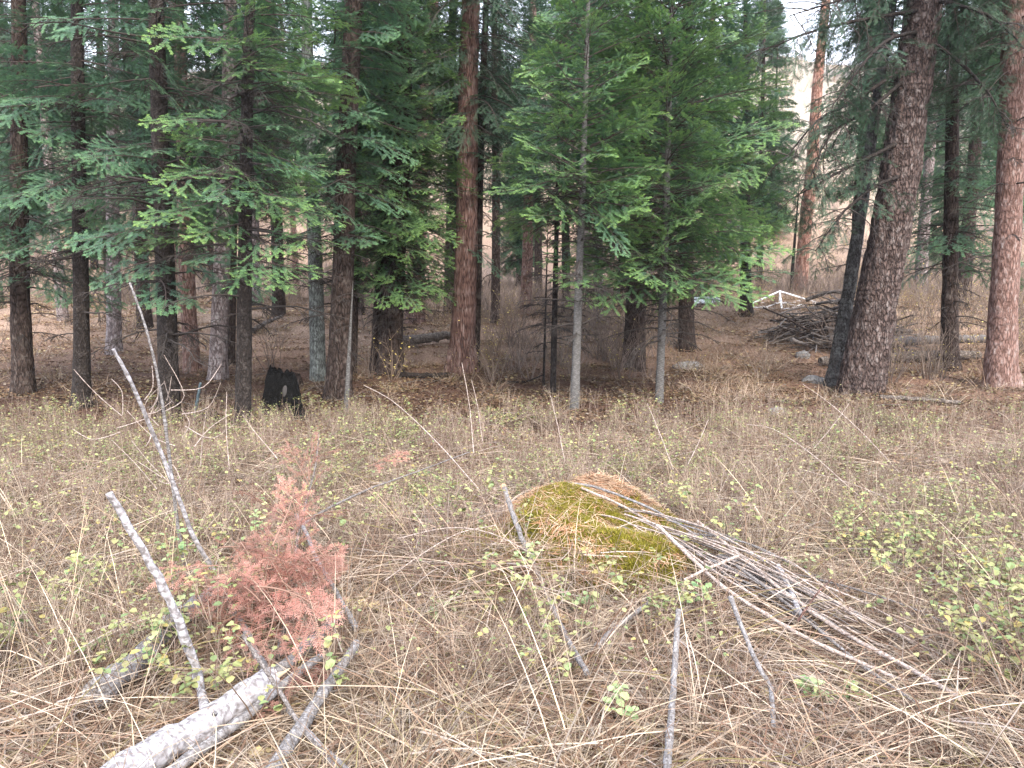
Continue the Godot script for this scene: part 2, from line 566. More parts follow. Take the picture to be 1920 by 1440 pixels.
# o: H height, h1 first live whorl, lmax longest branch, pal, per whorl, gap, droop, hd first dead branch, nd dead branches, parts: build each branch below the height seen as a part
func tree(called: String, label: String, category: String, group: String, at: Vector3, lean: float, r0: float, mat: Material, s: int, o := {}) -> Node3D:
	var t := thing(called, label, category, at, group)
	var r := rng(s)
	var H: float = o.get("H", 14.0)
	part(t, "trunk", trunk_mesh(H, r0, lean, mat, s, o.get("flare", 0.5), o.get("seg", 14), o.get("rough", 0.06), o.get("rings", 0.0)))
	var stem := func(h: float) -> Vector3: return Vector3(lean * h, h, 0)
	var h1: float = o.get("h1", 2.0)
	var lmax: float = o.get("lmax", 1.5)
	var seen_to: float = o.get("seen", 0.0)
	var fol: String = o.get("pal", "mid")
	var y := h1
	var crown := {}
	var thin: float = o.get("thin", 1.0)
	while y < H - 0.25 and lmax > 0.0:
		var k := (y - h1) / (H - h1)
		var full := lmax * pow(1.0 - k, 0.75) * lerpf(o.get("low", 0.75), 1.0, clampf(k * 4.0, 0.0, 1.0)) + 0.15
		var per: int = o.get("per", 5) + 1
		var turn := r.randf() * TAU
		for i in per:
			if r.randf() > thin:
				continue
			var a := turn + TAU * (i + r.randf_range(-0.25, 0.25)) / per
			var up: float = lerpf(o.get("droop", -0.28), o.get("rise", 0.55), pow(k, o.get("soon", 1.2))) + r.randf_range(-0.14, 0.14)
			var L := full * r.randf_range(0.7, 1.12)
			if not o.has("far"):
				if o.get("gapx", 0.0) > 0.0 and cos(a) > 0.3:
					L *= o.gapx
			var p: Vector3 = stem.call(y + r.randf_range(-0.12, 0.12))
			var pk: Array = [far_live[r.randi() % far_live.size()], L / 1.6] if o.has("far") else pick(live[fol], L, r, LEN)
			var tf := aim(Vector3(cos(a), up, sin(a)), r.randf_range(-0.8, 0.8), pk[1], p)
			if y < seen_to:
				part(t, "branch", pk[0], tf)
			else:
				if not crown.has(pk[0]):
					crown[pk[0]] = []
				crown[pk[0]].append(tf)
		y += o.get("gap", 0.38) * 0.66 * r.randf_range(0.8, 1.2) * (1.0 + (0.7 if y > 8.0 else 0.0))
	if crown.size():
		for m in crown:
			copies("crown", m, crown[m], [], t)
	var nd: int = o.get("nd", 0)
	var hd: float = o.get("hd", 0.8)
	var hd2: float = o.get("hd2", h1 + 1.5)
	for i in nd:
		var h := r.randf_range(hd, hd2)
		var a := r.randf() * TAU
		var L: float = o.get("ld", 0.9) * r.randf_range(0.4, 1.2)
		var pk := pick(dead, L, r, [0.5, 0.9, 1.3, 1.7])
		part(t, "dead_branch", pk[0], aim(Vector3(cos(a), r.randf_range(-0.35, 0.1), sin(a)), r.randf_range(-0.5, 0.5), pk[1], stem.call(h)))
	return t

# one more live branch from the trunk of t at height h to a point of the world
func reach(t: Node3D, lean: float, h: float, to: Vector3, pal: String, s: int, roll := 0.0) -> void:
	var r := rng(s)
	var p := Vector3(lean * h, h, 0)
	var d := to - t.position - p
	var pk := pick(live[pal], d.length(), r, LEN)
	part(t, "branch", pk[0], aim(d + Vector3.UP * 0.05 * d.length(), roll, pk[1], p))

# sprays that hang toward the open clearing, where the light comes from
func front(t: Node3D, lean: float, h0: float, h1: float, n: int, L: float, pal: String, s: int) -> void:
	var r := rng(s)
	for i in n:
		var h := lerpf(h0, h1, (i + r.randf()) / n)
		var a := r.randf_range(-1.15, 1.15)
		var l := L * r.randf_range(0.6, 1.1)
		reach(t, lean, h, t.position + Vector3(lean * h + sin(a) * l, h + l * r.randf_range(-0.5, 0.1), cos(a) * l), pal, s * 50 + i, r.randf_range(-0.6, 0.6))

# ---------------------------------------------------------------- sticks, logs
func stick(called: String, label: String, pts: Array, r0: float, r1: float, mat: Material, s: int, group := "", category := "stick", seg := 8) -> MeshInstance3D:
	var o := MeshInstance3D.new()
	o.name = numbered(called)
	o.mesh = stick_mesh(pts, r0, r1, mat, s, seg)
	o.position = pts[0]
	add_child(o)
	tag(o, label, category, group)
	return o

func stick_mesh(pts: Array, r0: float, r1: float, mat: Material, s: int, seg := 8, from = null) -> ArrayMesh:
	var base: Vector3 = pts[0] if from == null else from
	var r := rng(s)
	var p := []
	for q in pts:
		p.append(q - base)
	var total := 0.0
	for i in p.size() - 1:
		total += (p[i] as Vector3).distance_to(p[i + 1])
	var c := spline(p, maxi(4, int(total / 0.05 / (p.size() - 1))))
	var rad := []
	var last := c.size() - 1
	for i in c.size():
		var t := float(i) / last
		var w := lerpf(r0, r1, t) * r.randf_range(0.93, 1.05)
		if r.randf() < 0.09:
			w *= 1.22
		rad.append(w)
		if i > 0 and i < last:
			c[i] += Vector3(r.randf_range(-1, 1), r.randf_range(-1, 1), r.randf_range(-1, 1)) * r0 * 0.18
	var mb := MB.new()
	mb.tube(c, rad, seg, Color.WHITE)
	return mb.mesh(mat)

# ---------------------------------------------------------------- ground cover
func blade(mb: MB, r: RandomNumberGenerator, p: Vector3, dir: Vector3, l: float, w: float, bend: float, c: Color, segs := 4) -> void:
	var d := dir.normalized()
	var side := d.cross(Vector3(r.randf_range(-1, 1), r.randf_range(0.2, 1), r.randf_range(-1, 1))).normalized()
	var twist := r.randf_range(-0.6, 0.6)
	var a := p
	var wa := w
	var curl := r.randfn(0.0, 0.42)
	for i in segs:
		var k := (i + 1.0) / segs
		d = (d + Vector3.DOWN * bend / segs).normalized().rotated(Vector3.UP, curl / segs)
		var b := a + d * l / segs
		if b.y < 0.004:
			b.y = 0.004
			d.y = 0.0
		var wb := w * (1.0 - 0.85 * k)
		d = d.normalized()
		var s2 := side.rotated(d, twist * k)
		var cc := c * lerpf(0.92, 1.1, k)
		if i == segs - 1:
			mb.tri(a - side * wa * 0.5, b, a + side * wa * 0.5, cc)
		else:
			mb.quad(a - side * wa * 0.5, b - s2 * wb * 0.5, b + s2 * wb * 0.5, a + side * wa * 0.5, cc)
		a = b
		wa = wb
		side = s2

func straw_color(r: RandomNumberGenerator) -> Color:
	var k := r.randf()
	var c := lin(0.45, 0.345, 0.265)
	if k < 0.25:
		c = lin(0.58, 0.48, 0.40)
	elif k < 0.45:
		c = lin(0.33, 0.225, 0.17)
	elif k < 0.6:
		c = lin(0.42, 0.36, 0.34)
	elif k < 0.64:
		c = lin(0.40, 0.35, 0.17)
	elif k < 0.80:
		c = lin(0.20, 0.12, 0.09)
	return c * r.randf_range(0.45, 1.0)

func leaf(mb: MB, r: RandomNumberGenerator, p: Vector3, l: float, c: Color, flatness := 0.6) -> void:
	var a := r.randf() * TAU
	var x := Vector3(cos(a), r.randf_range(-0.5, 0.4), sin(a)).normalized()
	var up := Vector3(r.randf_range(-1, 1) * (1.0 - flatness), 1, r.randf_range(-1, 1) * (1.0 - flatness) + 0.25).normalized()
	var z := x.cross(up).normalized()
	up = z.cross(x)
	var w := l * r.randf_range(0.36, 0.46)
	var fold := up * w * r.randf_range(0.1, 0.45)
	var m1 := p + x * l * 0.32
	var m2 := p + x * l * 0.7 - up * l * 0.05
	var e := p + x * l - up * l * 0.12
	for f in [-1.0, 1.0]:
		var q1: Vector3 = m1 + z * w * f + fold
		var q2: Vector3 = m2 + z * w * 0.85 * f + fold
		mb.tri(p, q1, m1, c)
		mb.quad(m1, q1, q2, m2, c)
		mb.tri(m2, q2, e, c)

func leaf_color(r: RandomNumberGenerator) -> Color:
	var k := r.randf()
	var c := lin(0.36, 0.40, 0.18)
	if k < 0.3:
		c = lin(0.46, 0.45, 0.22)
	elif k < 0.5:
		c = lin(0.27, 0.36, 0.17)
	elif k < 0.62:
		c = lin(0.5, 0.42, 0.16)
	return c * r.randf_range(0.6, 0.9)

func tuft_mesh(s: int, count: int, spread: float, lmin: float, lmax: float, upright: float, w: float) -> ArrayMesh:
	var r := rng(s)
	var mb := MB.new()
	for i in count:
		var a := r.randf() * TAU
		var p := Vector3(cos(a), 0, sin(a)) * spread * sqrt(r.randf())
		var b := a + r.randf_range(-1.2, 1.2)
		blade(mb, r, p, Vector3(cos(b) * r.randf_range(0.1, 1.0), upright * r.randf_range(0.5, 1.2), sin(b) * r.randf_range(0.1, 1.0)), r.randf_range(lmin, lmax), w * r.randf_range(0.6, 1.4), r.randf_range(0.3, 1.9), straw_color(r), 5)
	return mb.mesh(M.straw)

func mat_mesh(s: int, count: int, spread: float, high: float) -> ArrayMesh:
	var r := rng(s)
	var mb := MB.new()
	var sway := r.randf() * TAU
	for i in count:
		var a := r.randf() * TAU
		var p := Vector3(cos(a) * spread * sqrt(r.randf()), 0.008 + high * r.randf() * r.randf(), sin(a) * spread * sqrt(r.randf()))
		var b := sway + r.randfn(0.0, 0.9) + (PI if r.randf() < 0.35 else 0.0)
		blade(mb, r, p, Vector3(cos(b), r.randf_range(-0.12, 0.42), sin(b)), r.randf_range(0.18, 0.7), r.randf_range(0.0024, 0.0060), r.randf_range(0.1, 0.75), straw_color(r), 4)
	return mb.mesh(M.straw)

func stems_mesh(s: int, count: int, leaves: int, high: float) -> ArrayMesh:
	var r := rng(s)
	var tw := MB.new()
	var lf := MB.new()
	for i in count:
		var a := r.randf() * TAU
		var p := Vector3(cos(a), 0, sin(a)) * 0.16 * sqrt(r.randf())
		var b := r.randf() * TAU
		var d := Vector3(cos(b) * r.randf_range(0.0, 0.45), 1, sin(b) * r.randf_range(0.0, 0.45)).normalized()
		var l := high * r.randf_range(0.55, 1.1)
		var m1 := p + d * l * 0.5 + Vector3(r.randf_range(-1, 1), 0, r.randf_range(-1, 1)) * l * 0.05
		var e := m1 + (d + Vector3(r.randf_range(-1, 1), 0, r.randf_range(-1, 1)) * 0.25).normalized() * l * 0.5
		var col := [lin(0.14, 0.095, 0.08), lin(0.22, 0.17, 0.15), lin(0.30, 0.24, 0.20)][r.randi() % 3] as Color
		tw.tube([p, m1, e], [0.0023, 0.0018, 0.001], 3, col, null, false)
		var ends := [e]
		for q in 3:
			var f := p.lerp(e, r.randf_range(0.35, 0.9))
			var g := f + Vector3(r.randf_range(-1, 1), r.randf_range(0.2, 1.0), r.randf_range(-1, 1)).normalized() * l * r.randf_range(0.12, 0.3)
			tw.tube([f, g], [0.0014, 0.0008], 3, col, null, false)
			ends.append(g)
			ends.append(f.lerp(g, 0.5))
		for q in leaves:
			leaf(lf, r, (ends[r.randi() % ends.size()] as Vector3) + Vector3(r.randf_range(-1, 1), r.randf_range(-1, 1), r.randf_range(-1, 1)) * 0.01, r.randf_range(0.015, 0.031), leaf_color(r))
	var m := ArrayMesh.new()
	tw.add_to(m, M.twig)
	lf.add_to(m, M.leaf)
	return m

func litter_mesh(s: int, count: int, spread: float, big: float) -> ArrayMesh:
	var r := rng(s)
	var mb := MB.new()
	for i in count:
		var a := r.randf() * TAU
		var p := Vector3(cos(a), 0, sin(a)) * spread * sqrt(r.randf()) + Vector3.UP * (0.006 + 0.02 * r.randf())
		var k := r.randf()
		var c := lin(0.20, 0.125, 0.085)
		if k < 0.2:
			c = lin(0.29, 0.19, 0.12)
		elif k < 0.35:
			c = lin(0.16, 0.09, 0.065)
		elif k < 0.5:
			c = lin(0.38, 0.31, 0.18)
		elif k < 0.62:
			c = lin(0.34, 0.29, 0.25)
		c = c * r.randf_range(0.75, 1.2)
		if r.randf() < 0.55:
			leaf(mb, r, p, big * r.randf_range(0.5, 1.2), c, 0.75)
		else:
			var b := r.randf() * TAU
			blade(mb, r, p, Vector3(cos(b), r.randf_range(-0.1, 0.25), sin(b)), r.randf_range(0.05, 0.16), 0.0035, 0.1, c, 2)
	return mb.mesh(M.litter)

# thin leafless shrub
func brush_mesh(s: int, high: float, stems: int, leaves: int, col: Color) -> ArrayMesh:
	var r := rng(s)
	var tw := MB.new()
	var lf := MB.new()
	for i in stems:
		var b := r.randf() * TAU
		var d := Vector3(cos(b) * r.randf_range(0.05, 0.6), 1, sin(b) * r.randf_range(0.05, 0.6)).normalized()
		var p := Vector3(cos(b), 0, sin(b)) * r.randf() * 0.15
		var pts := [p]
		var l := high * r.randf_range(0.5, 1.1)
		for q in 4:
			d = (d + Vector3(r.randf_range(-1, 1), r.randf_range(-0.5, 0.3), r.randf_range(-1, 1)) * 0.22).normalized()
			pts.append((pts[q] as Vector3) + d * l / 4.0)
		tw.tube(pts, [0.007, 0.006, 0.0045, 0.003, 0.0015], 3, col * r.randf_range(0.7, 1.3), null, false)
		for q in 7:
			var i0 := r.randi() % 4
			var f := (pts[i0] as Vector3).lerp(pts[i0 + 1], r.randf())
			var g := f + (d + Vector3(r.randf_range(-1, 1), r.randf_range(-0.4, 0.7), r.randf_range(-1, 1))).normalized() * l * r.randf_range(0.12, 0.35)
			tw.tube([f, g], [0.003, 0.0013], 3, col * r.randf_range(0.8, 1.3), null, false)
			for w in leaves:
				leaf(lf, r, f.lerp(g, r.randf_range(0.4, 1.0)), 0.035, lin(0.5, 0.42, 0.14) * r.randf_range(0.7, 1.2))
	var m := ArrayMesh.new()
	tw.add_to(m, M.twig)
	lf.add_to(m, M.leaf)
	return m

func scatter(called: String, label: String, category: String, meshes: Array, n: int, s: int, place: Callable) -> Node3D:
	var o := thing(called, label, category)
	o.set_meta("kind", "stuff")
	var r := rng(s)
	var tfs := []
	var cols := []
	for m in meshes:
		tfs.append([])
		cols.append([])
	for i in n:
		var q: Array = place.call(r)
		if q.is_empty():
			continue
		var k := r.randi() % meshes.size()
		var b := Basis(Vector3.UP, r.randf() * TAU).rotated(Vector3(r.randf_range(-1, 1), 0, r.randf_range(-1, 1)).normalized(), r.randf_range(0.0, 0.12)).scaled(Vector3.ONE * q[1])
		tfs[k].append(Transform3D(b, q[0]))
		cols[k].append(q[2])
	for k in meshes.size():
		if tfs[k].size():
			copies(called + "_clump", meshes[k], tfs[k], cols[k], o)
	return o

func mound_h(x: float, z: float) -> float:
	return maxf(dome(x, z), shoulder(x, z))

func shoulder(x: float, z: float) -> float:
	var u := (x - MC.x + 0.55) / 0.62
	var w := (z - MC.z - 0.35) / 0.75
	var q := u * u + w * w
	return 0.0 if q >= 1.0 else 0.20 * pow(1.0 - q, 0.9)

func dome(x: float, z: float) -> float:
	var u := (x - MC.x) / 0.66
	var w := (z - MC.z) / (0.95 if z > MC.z else 0.75)
	var q := u * u + w * w
	if q >= 1.0:
		return 0.0
	var skew := 1.0 - 0.30 * u
	return 0.32 * pow(1.0 - q, 0.6) * skew * (1.0 + 0.30 * sin(4.1 * x + 1.3) * sin(5.3 * z)) + 0.045 * sin(7.0 * x + 3.0 * z) * (1.0 - q) + 0.03 * sin(13.0 * z - 5.0 * x) * (1.0 - q)

var RED := Vector3(-1.094, 0.202, -3.300)
var CANE_A := Vector3(0.863, 0.339, -4.000)
var CANE_B := Vector3(1.505, 0.113, -2.700)
var LOG_A := Vector3(-1.241, 0.176, -1.970)
var LOG_B := Vector3(-0.909, 0.163, -2.680)
var MC := Vector3(0.52, 0.0, -4.6)

# ================================================================ scene
func _ready() -> void:
	var cam := Camera3D.new()
	cam.name = "camera"
	cam.fov = 55.0
	cam.position = on(0, 0, 1.6)
	cam.rotation_degrees = Vector3(-6.5, 0, 0)
	cam.near = 0.05
	cam.far = 600.0
	add_child(cam)
	cam.current = true
	var sky := ProceduralSkyMaterial.new()
	sky.sky_top_color = Color(0.86, 0.90, 0.98)
	sky.sky_horizon_color = Color(0.93, 0.95, 0.99)
	sky.ground_horizon_color = Color(0.7, 0.68, 0.66)
	sky.ground_bottom_color = Color(0.4, 0.36, 0.32)
	var env := Environment.new()
	env.background_mode = Environment.BG_SKY
	env.sky = Sky.new()
	env.sky.sky_material = sky
	env.tonemap_mode = Environment.TONE_MAPPER_LINEAR
	env.tonemap_exposure = 5.3
	env.fog_enabled = true
	env.fog_density = 0.0003
	env.fog_light_color = Color(0.93, 0.95, 1.0)
	env.sdfgi_enabled = true
	env.ssao_enabled = true
	env.ssil_enabled = true
	var we := WorldEnvironment.new()
	we.name = "environment"
	we.environment = env
	add_child(we)
	var sun := DirectionalLight3D.new()
	sun.name = "sun"
	sun.light_energy = 0.5
	sun.light_color = Color(1.0, 0.97, 0.93)
	sun.light_angular_distance = 25.0
	sun.rotation_degrees = Vector3(-38, 18, 0)
	sun.shadow_enabled = true
	add_child(sun)

	materials()
	make_ground()
	make_branches()
	near_trees()
	far_trees()
	structures()
	deadwood()
	mound()
	cover()

func near_trees() -> void:
	var t: Node3D
	# left group
	t = tree("fir_tree", "dark-barked fir at the left edge of the wood beside the pale leaning branches", "tree", "", Vector3(-4.558, -0.002, -9.700), 0.0205, 0.133, M.fir_dark, 1, {"H": 13.0, "h1": 2.2, "lmax": 1.7, "pal": "mid", "per": 5, "gap": 0.42, "seen": 5.6, "nd": 60, "hd": 1.0, "hd2": 5.0, "ld": 1.3, "rough": 0.05, "seg": 18, "thin": 0.45})
	reach(t, -0.03, 3.3, Vector3(-4.485, 3.407, -9.000), "mid", 2)
	reach(t, -0.03, 2.4, Vector3(-3.771, 2.166, -8.600), "bright", 3)
	reach(t, -0.03, 2.1, Vector3(-4.397, 1.869, -8.800), "mid", 4)
	reach(t, -0.03, 1.9, Vector3(-4.134, 1.432, -8.700), "mid", 5)
	t = tree("fir_tree", "slim dark fir with ringed bark standing left of the charred stump", "tree", "", Vector3(-3.399, 0.001, -9.150), 0.0614, 0.096, M.fir_dark, 2, {"H": 10.5, "h1": 2.5, "lmax": 1.45, "pal": "bright", "per": 5, "gap": 0.36, "seen": 5.6, "nd": 60, "hd": 1.3, "hd2": 4.6, "ld": 1.1, "rings": 0.07, "flare": 0.3, "thin": 0.6})
	reach(t, 0.01, 4.0, Vector3(-1.915, 3.966, -8.600), "bright", 11)
	reach(t, 0.01, 4.3, Vector3(-2.091, 4.359, -8.400), "bright", 12)
	reach(t, 0.01, 4.9, Vector3(-2.244, 4.858, -8.700), "bright", 13)
	reach(t, 0.01, 4.2, Vector3(-2.447, 3.882, -8.000), "bright", 14)
	reach(t, 0.01, 3.1, Vector3(-3.805, 2.926, -8.300), "bright", 15)
	reach(t, 0.01, 3.0, Vector3(-3.170, 2.657, -8.000), "mid", 16)
	reach(t, 0.01, 2.9, Vector3(-2.297, 2.530, -8.100), "bright", 17)
	reach(t, 0.01, 2.8, Vector3(-1.887, 2.356, -8.700), "bright", 18)
	reach(t, 0.01, 3.4, Vector3(-2.157, 2.987, -8.500), "mid", 19)
	reach(t, 0.01, 2.1, Vector3(-2.107, 1.767, -8.400), "bright", 20)
	reach(t, 0.01, 2.0, Vector3(-2.531, 1.617, -8.100), "bright", 21)
	reach(t, 0.01, 2.2, Vector3(-3.691, 2.005, -8.400), "mid", 22)
	reach(t, 0.01, 3.6, Vector3(-2.439, 3.493, -8.300), "mid", 23)
	tree("pine_tree", "pinkish-grey pine trunk between the two dark firs at left", "tree", "", Vector3(-6.271, 0.195, -14.390), 0.0085, 0.151, M.pink_pine, 3, {"H": 17.0, "h1": 5.0, "lmax": 1.8, "pal": "hang", "per": 4, "gap": 0.6, "seen": 0.0, "nd": 8, "hd": 2.0, "hd2": 6.0, "flare": 0.35, "seg": 18})
	tree("pine_tree", "grey tapering pine trunk just left of the slim ringed fir", "tree", "", Vector3(-5.484, 0.101, -13.710), 0.0765, 0.159, M.grey_pine, 4, {"H": 16.0, "h1": 4.6, "lmax": 1.6, "pal": "dark", "per": 4, "gap": 0.55, "nd": 8, "hd": 2.0, "hd2": 6.0, "flare": 0.4, "seg": 18})
	tree("pine_tree", "narrow brown trunk showing behind the grey tapering pine", "tree", "", Vector3(-5.766, 0.282, -15.080), 0.0535, 0.093, M.fir_brown, 5, {"H": 15.0, "h1": 4.0, "lmax": 1.4, "pal": "dark", "per": 4, "gap": 0.6, "flare": 0.2})
	tree("fir_tree", "greenish-grey lichen-covered trunk behind the charred stump", "tree", "", Vector3(-3.730, 0.076, -14.130), -0.0014, 0.148, M.lichen, 6, {"H": 15.0, "h1": 4.4, "lmax": 1.5, "pal": "mid", "per": 5, "gap": 0.45, "thin": 0.5, "seen": 0.0, "nd": 40, "hd": 1.4, "hd2": 4.6, "ld": 1.3, "flare": 0.25, "seg": 18})
	t = tree("fir_tree", "stout dark brown fir trunk right of the charred stump", "tree", "", Vector3(-2.855, -0.036, -11.930), 0.0691, 0.190, M.fir_brown, 7, {"H": 15.0, "h1": 3.2, "lmax": 1.4, "pal": "mid", "per": 5, "gap": 0.42, "thin": 0.55, "seen": 6.0, "nd": 40, "hd": 1.4, "hd2": 3.6, "ld": 1.1, "flare": 0.55, "seg": 22})
	front(t, 0.02, 2.5, 6.0, 20, 1.15, "mid", 78)
	tree("fir_tree", "thin brown trunk hugging the right side of the stout dark fir", "tree", "", Vector3(-3.171, 0.101, -14.590), 0.0496, 0.079, M.fir_brown, 8, {"H": 12.0, "h1": 3.6, "lmax": 1.2, "pal": "mid", "per": 4, "gap": 0.5, "flare": 0.2})
	tree("sapling", "short pale leafless sapling stem in front of the stout dark fir", "sapling", "", Vector3(-2.391, -0.030, -10.480), 0.0837, 0.038, M.sapling, 9, {"H": 1.9, "lmax": 0.0, "flare": 0.15, "seg": 10, "nd": 5, "hd": 0.8, "hd2": 1.8, "ld": 0.35})
	t = tree("fir_tree", "dense bushy fir with bright drooping sprays left of the red trunk", "tree", "", Vector3(-2.402, 0.136, -14.560), 0.0604, 0.232, M.fir_brown, 10, {"H": 13.0, "h1": 1.9, "lmax": 1.75, "pal": "bright", "per": 6, "gap": 0.30, "droop": -0.42, "seen": 6.6, "nd": 80, "hd": 0.7, "hd2": 3.0, "ld": 1.0, "flare": 0.5, "seg": 18})
	front(t, 0.01, 2.0, 6.4, 26, 1.4, "bright", 79)
	reach(t, 0.01, 2.7, Vector3(-2.541, 2.467, -13.200), "bright", 41)
	reach(t, 0.01, 2.7, Vector3(-1.510, 2.188, -13.200), "bright", 42)
	reach(t, 0.01, 3.4, Vector3(-1.109, 3.159, -13.600), "bright", 43)
	reach(t, 0.01, 4.2, Vector3(-1.052, 4.097, -13.600), "bright", 44)
	reach(t, 0.01, 5.0, Vector3(-1.169, 4.970, -13.400), "bright", 45)
	reach(t, 0.01, 3.0, Vector3(-1.986, 2.819, -13.000), "bright", 46)
	tree("fir_tree", "brown trunk joined to the left foot of the bushy fir", "tree", "", Vector3(-2.729, 0.144, -14.910), 0.0572, 0.140, M.fir_brown, 11, {"H": 11.0, "h1": 3.0, "lmax": 1.2, "pal": "mid", "per": 4, "gap": 0.5, "flare": 0.35})
	t = tree("fir_tree", "tall straight red-brown trunk standing alone at the centre", "tree", "", Vector3(-1.007, 0.138, -14.750), 0.0333, 0.240, M.red, 12, {"H": 19.0, "h1": 4.7, "lmax": 2.0, "pal": "hang", "per": 4, "gap": 0.5, "seen": 8.0, "nd": 14, "hd": 2.2, "hd2": 6.5, "ld": 1.3, "flare": 0.75, "seg": 26, "rough": 0.08})
	reach(t, 0.02, 4.6, Vector3(0.413, 3.577, -14.600), "hang", 51)
	reach(t, 0.02, 5.2, Vector3(0.256, 4.778, -14.600), "hang", 52)
	reach(t, 0.02, 2.9, Vector3(0.260, 2.559, -14.600), "mid", 53)
	reach(t, 0.02, 2.6, Vector3(-0.206, 2.038, -14.400), "mid", 54)
	tree("fir_tree", "narrow hollow brown trunk pressed against the right of the red trunk", "tree", "", Vector3(-0.810, 0.177, -15.500), 0.0391, 0.112, M.fir_brown, 13, {"H": 12.0, "h1": 3.4, "lmax": 1.4, "pal": "dark", "per": 4, "gap": 0.5, "flare": 0.5})
	tree("pine_tree", "grey-brown trunk seen high up between the bushy fir and the red trunk", "tree", "", Vector3(-2.807, 0.943, -21.000), 0.0744, 0.258, M.pink_pine, 14, {"H": 22.0, "h1": 8.2, "lmax": 2.2, "pal": "hang", "per": 4, "gap": 0.7, "flare": 0.3, "nd": 8, "hd": 5.0, "hd2": 9.0})
	# saplings at the centre
	tree("sapling", "very thin black crooked stem left of the thin dark sapling", "sapling", "", Vector3(0.587, 0.006, -13.670), 0.0237, 0.025, M.fir_dark, 15, {"H": 3.4, "lmax": 0.0, "flare": 0.1, "seg": 8, "nd": 12, "hd": 0.6, "hd2": 3.2, "ld": 0.5})
	tree("fir_sapling", "thin near-black fir sapling left of the grey banded one", "sapling", "", Vector3(0.708, 0.008, -12.620), 0.0159, 0.055, M.fir_dark, 16, {"H": 7.0, "h1": 3.1, "lmax": 1.0, "pal": "mid", "per": 5, "gap": 0.32, "seen": 6.0, "nd": 60, "hd": 0.8, "hd2": 3.4, "ld": 0.75, "flare": 0.15, "seg": 10, "droop": -0.1})
	t = tree("fir_sapling", "grey banded fir sapling at the centre with a fresh green crown", "sapling", "", Vector3(0.904, 0.053, -10.490), 0.0228, 0.064, M.sapling, 17, {"H": 7.4, "h1": 2.6, "lmax": 1.4, "pal": "bright", "per": 5, "gap": 0.30, "seen": 5.6, "nd": 60, "hd": 1.0, "hd2": 3.2, "ld": 0.8, "flare": 0.25, "rings": 0.1, "seg": 12, "droop": -0.15, "rise": 0.7, "soon": 0.8, "thin": 0.95})
	front(t, 0.02, 2.7, 5.6, 16, 1.0, "bright", 63)
	reach(t, 0.02, 3.0, Vector3(1.538, 2.176, -9.800), "mid", 61)
	reach(t, 0.02, 1.9, Vector3(0.724, 1.726, -9.900), "bright", 62)
	t = tree("fir_sapling", "pale-stemmed young fir with the broad bright green crown", "tree", "", Vector3(2.317, -0.014, -11.460), 0.0070, 0.066, M.sapling, 18, {"H": 8.6, "h1": 2.0, "lmax": 2.0, "pal": "bright", "per": 6, "gap": 0.29, "low": 0.8, "seen": 5.8, "nd": 60, "hd": 1.0, "hd2": 3.4, "ld": 1.1, "flare": 0.2, "rings": 0.08, "seg": 12, "droop": -0.2, "rise": 0.7, "soon": 0.8, "thin": 0.95})
	front(t, 0.02, 2.5, 5.8, 26, 1.25, "bright", 77)
	reach(t, 0.02, 2.1, Vector3(3.545, 2.086, -10.900), "bright", 71)
	reach(t, 0.02, 1.9, Vector3(4.366, 2.008, -11.300), "mid", 72)
	reach(t, 0.02, 1.8, Vector3(2.437, 1.576, -10.600), "bright", 73)
	reach(t, 0.02, 2.0, Vector3(1.293, 1.735, -10.600), "bright", 74)
	reach(t, 0.02, 2.3, Vector3(1.677, 2.055, -10.200), "bright", 75)
	reach(t, 0.02, 2.5, Vector3(3.443, 2.555, -11.000), "mid", 76)
	tree("fir_tree", "broad dark trunk between the two pale fir saplings", "tree", "", Vector3(2.494, 0.178, -15.130), 0.0082, 0.219, M.fir_brown, 19, {"H": 16.0, "h1": 2.7, "lmax": 2.0, "pal": "dark", "per": 6, "gap": 0.40, "droop": -0.35, "seen": 6.5, "nd": 70, "hd": 1.5, "hd2": 3.4, "ld": 1.4, "flare": 0.35, "seg": 18})
	tree("fir_tree", "dark fir behind the broad green crown, its trunk partly hidden", "tree", "", Vector3(4.002, 0.483, -17.000), -0.0232, 0.184, M.fir_brown, 20, {"H": 15.0, "h1": 2.3, "lmax": 1.9, "pal": "dark", "per": 6, "gap": 0.42, "droop": -0.3, "seen": 0.0, "nd": 30, "hd": 1.0, "hd2": 3.2, "ld": 1.4, "seg": 12})
	tree("fir_tree", "young green fir between the pale-stemmed fir and the orange pine", "tree", "", Vector3(6.320, 1.183, -20.000), -0.0377, 0.159, M.fir_dark, 21, {"H": 10.0, "h1": 1.6, "lmax": 1.5, "pal": "bright", "per": 6, "gap": 0.36, "rise": 0.8, "soon": 0.7, "thin": 0.7, "seen": 7.5, "nd": 8, "hd": 0.6, "hd2": 2.2})
	# right group
	t = tree("pine_tree", "slender bright orange pine trunk standing on the slope behind the brush pile", "tree", "", Vector3(11.942, 1.920, -30.820), 0.0441, 0.267, M.orange, 22, {"H": 24.0, "h1": 13.5, "lmax": 2.6, "pal": "hang", "per": 4, "gap": 0.8, "flare": 0.15, "seg": 18, "nd": 10, "hd": 5.0, "hd2": 13.0, "ld": 1.0})
	tree("snag", "thin dark dead stem leaning beside the orange pine", "tree", "", Vector3(10.121, 1.706, -27.000), 0.0360, 0.078, M.fir_dark, 23, {"H": 4.2, "lmax": 0.0, "flare": 0.1, "seg": 8})
	t = tree("pine_tree", "massive red-brown pine trunk with deep plated bark at right", "tree", "", Vector3(6.092, -0.040, -12.780), 0.1118, 0.351, M.big, 24, {"H": 20.0, "h1": 7.0, "lmax": 2.6, "pal": "hang", "per": 4, "gap": 0.6, "flare": 0.28, "seg": 48, "rough": 0.10})
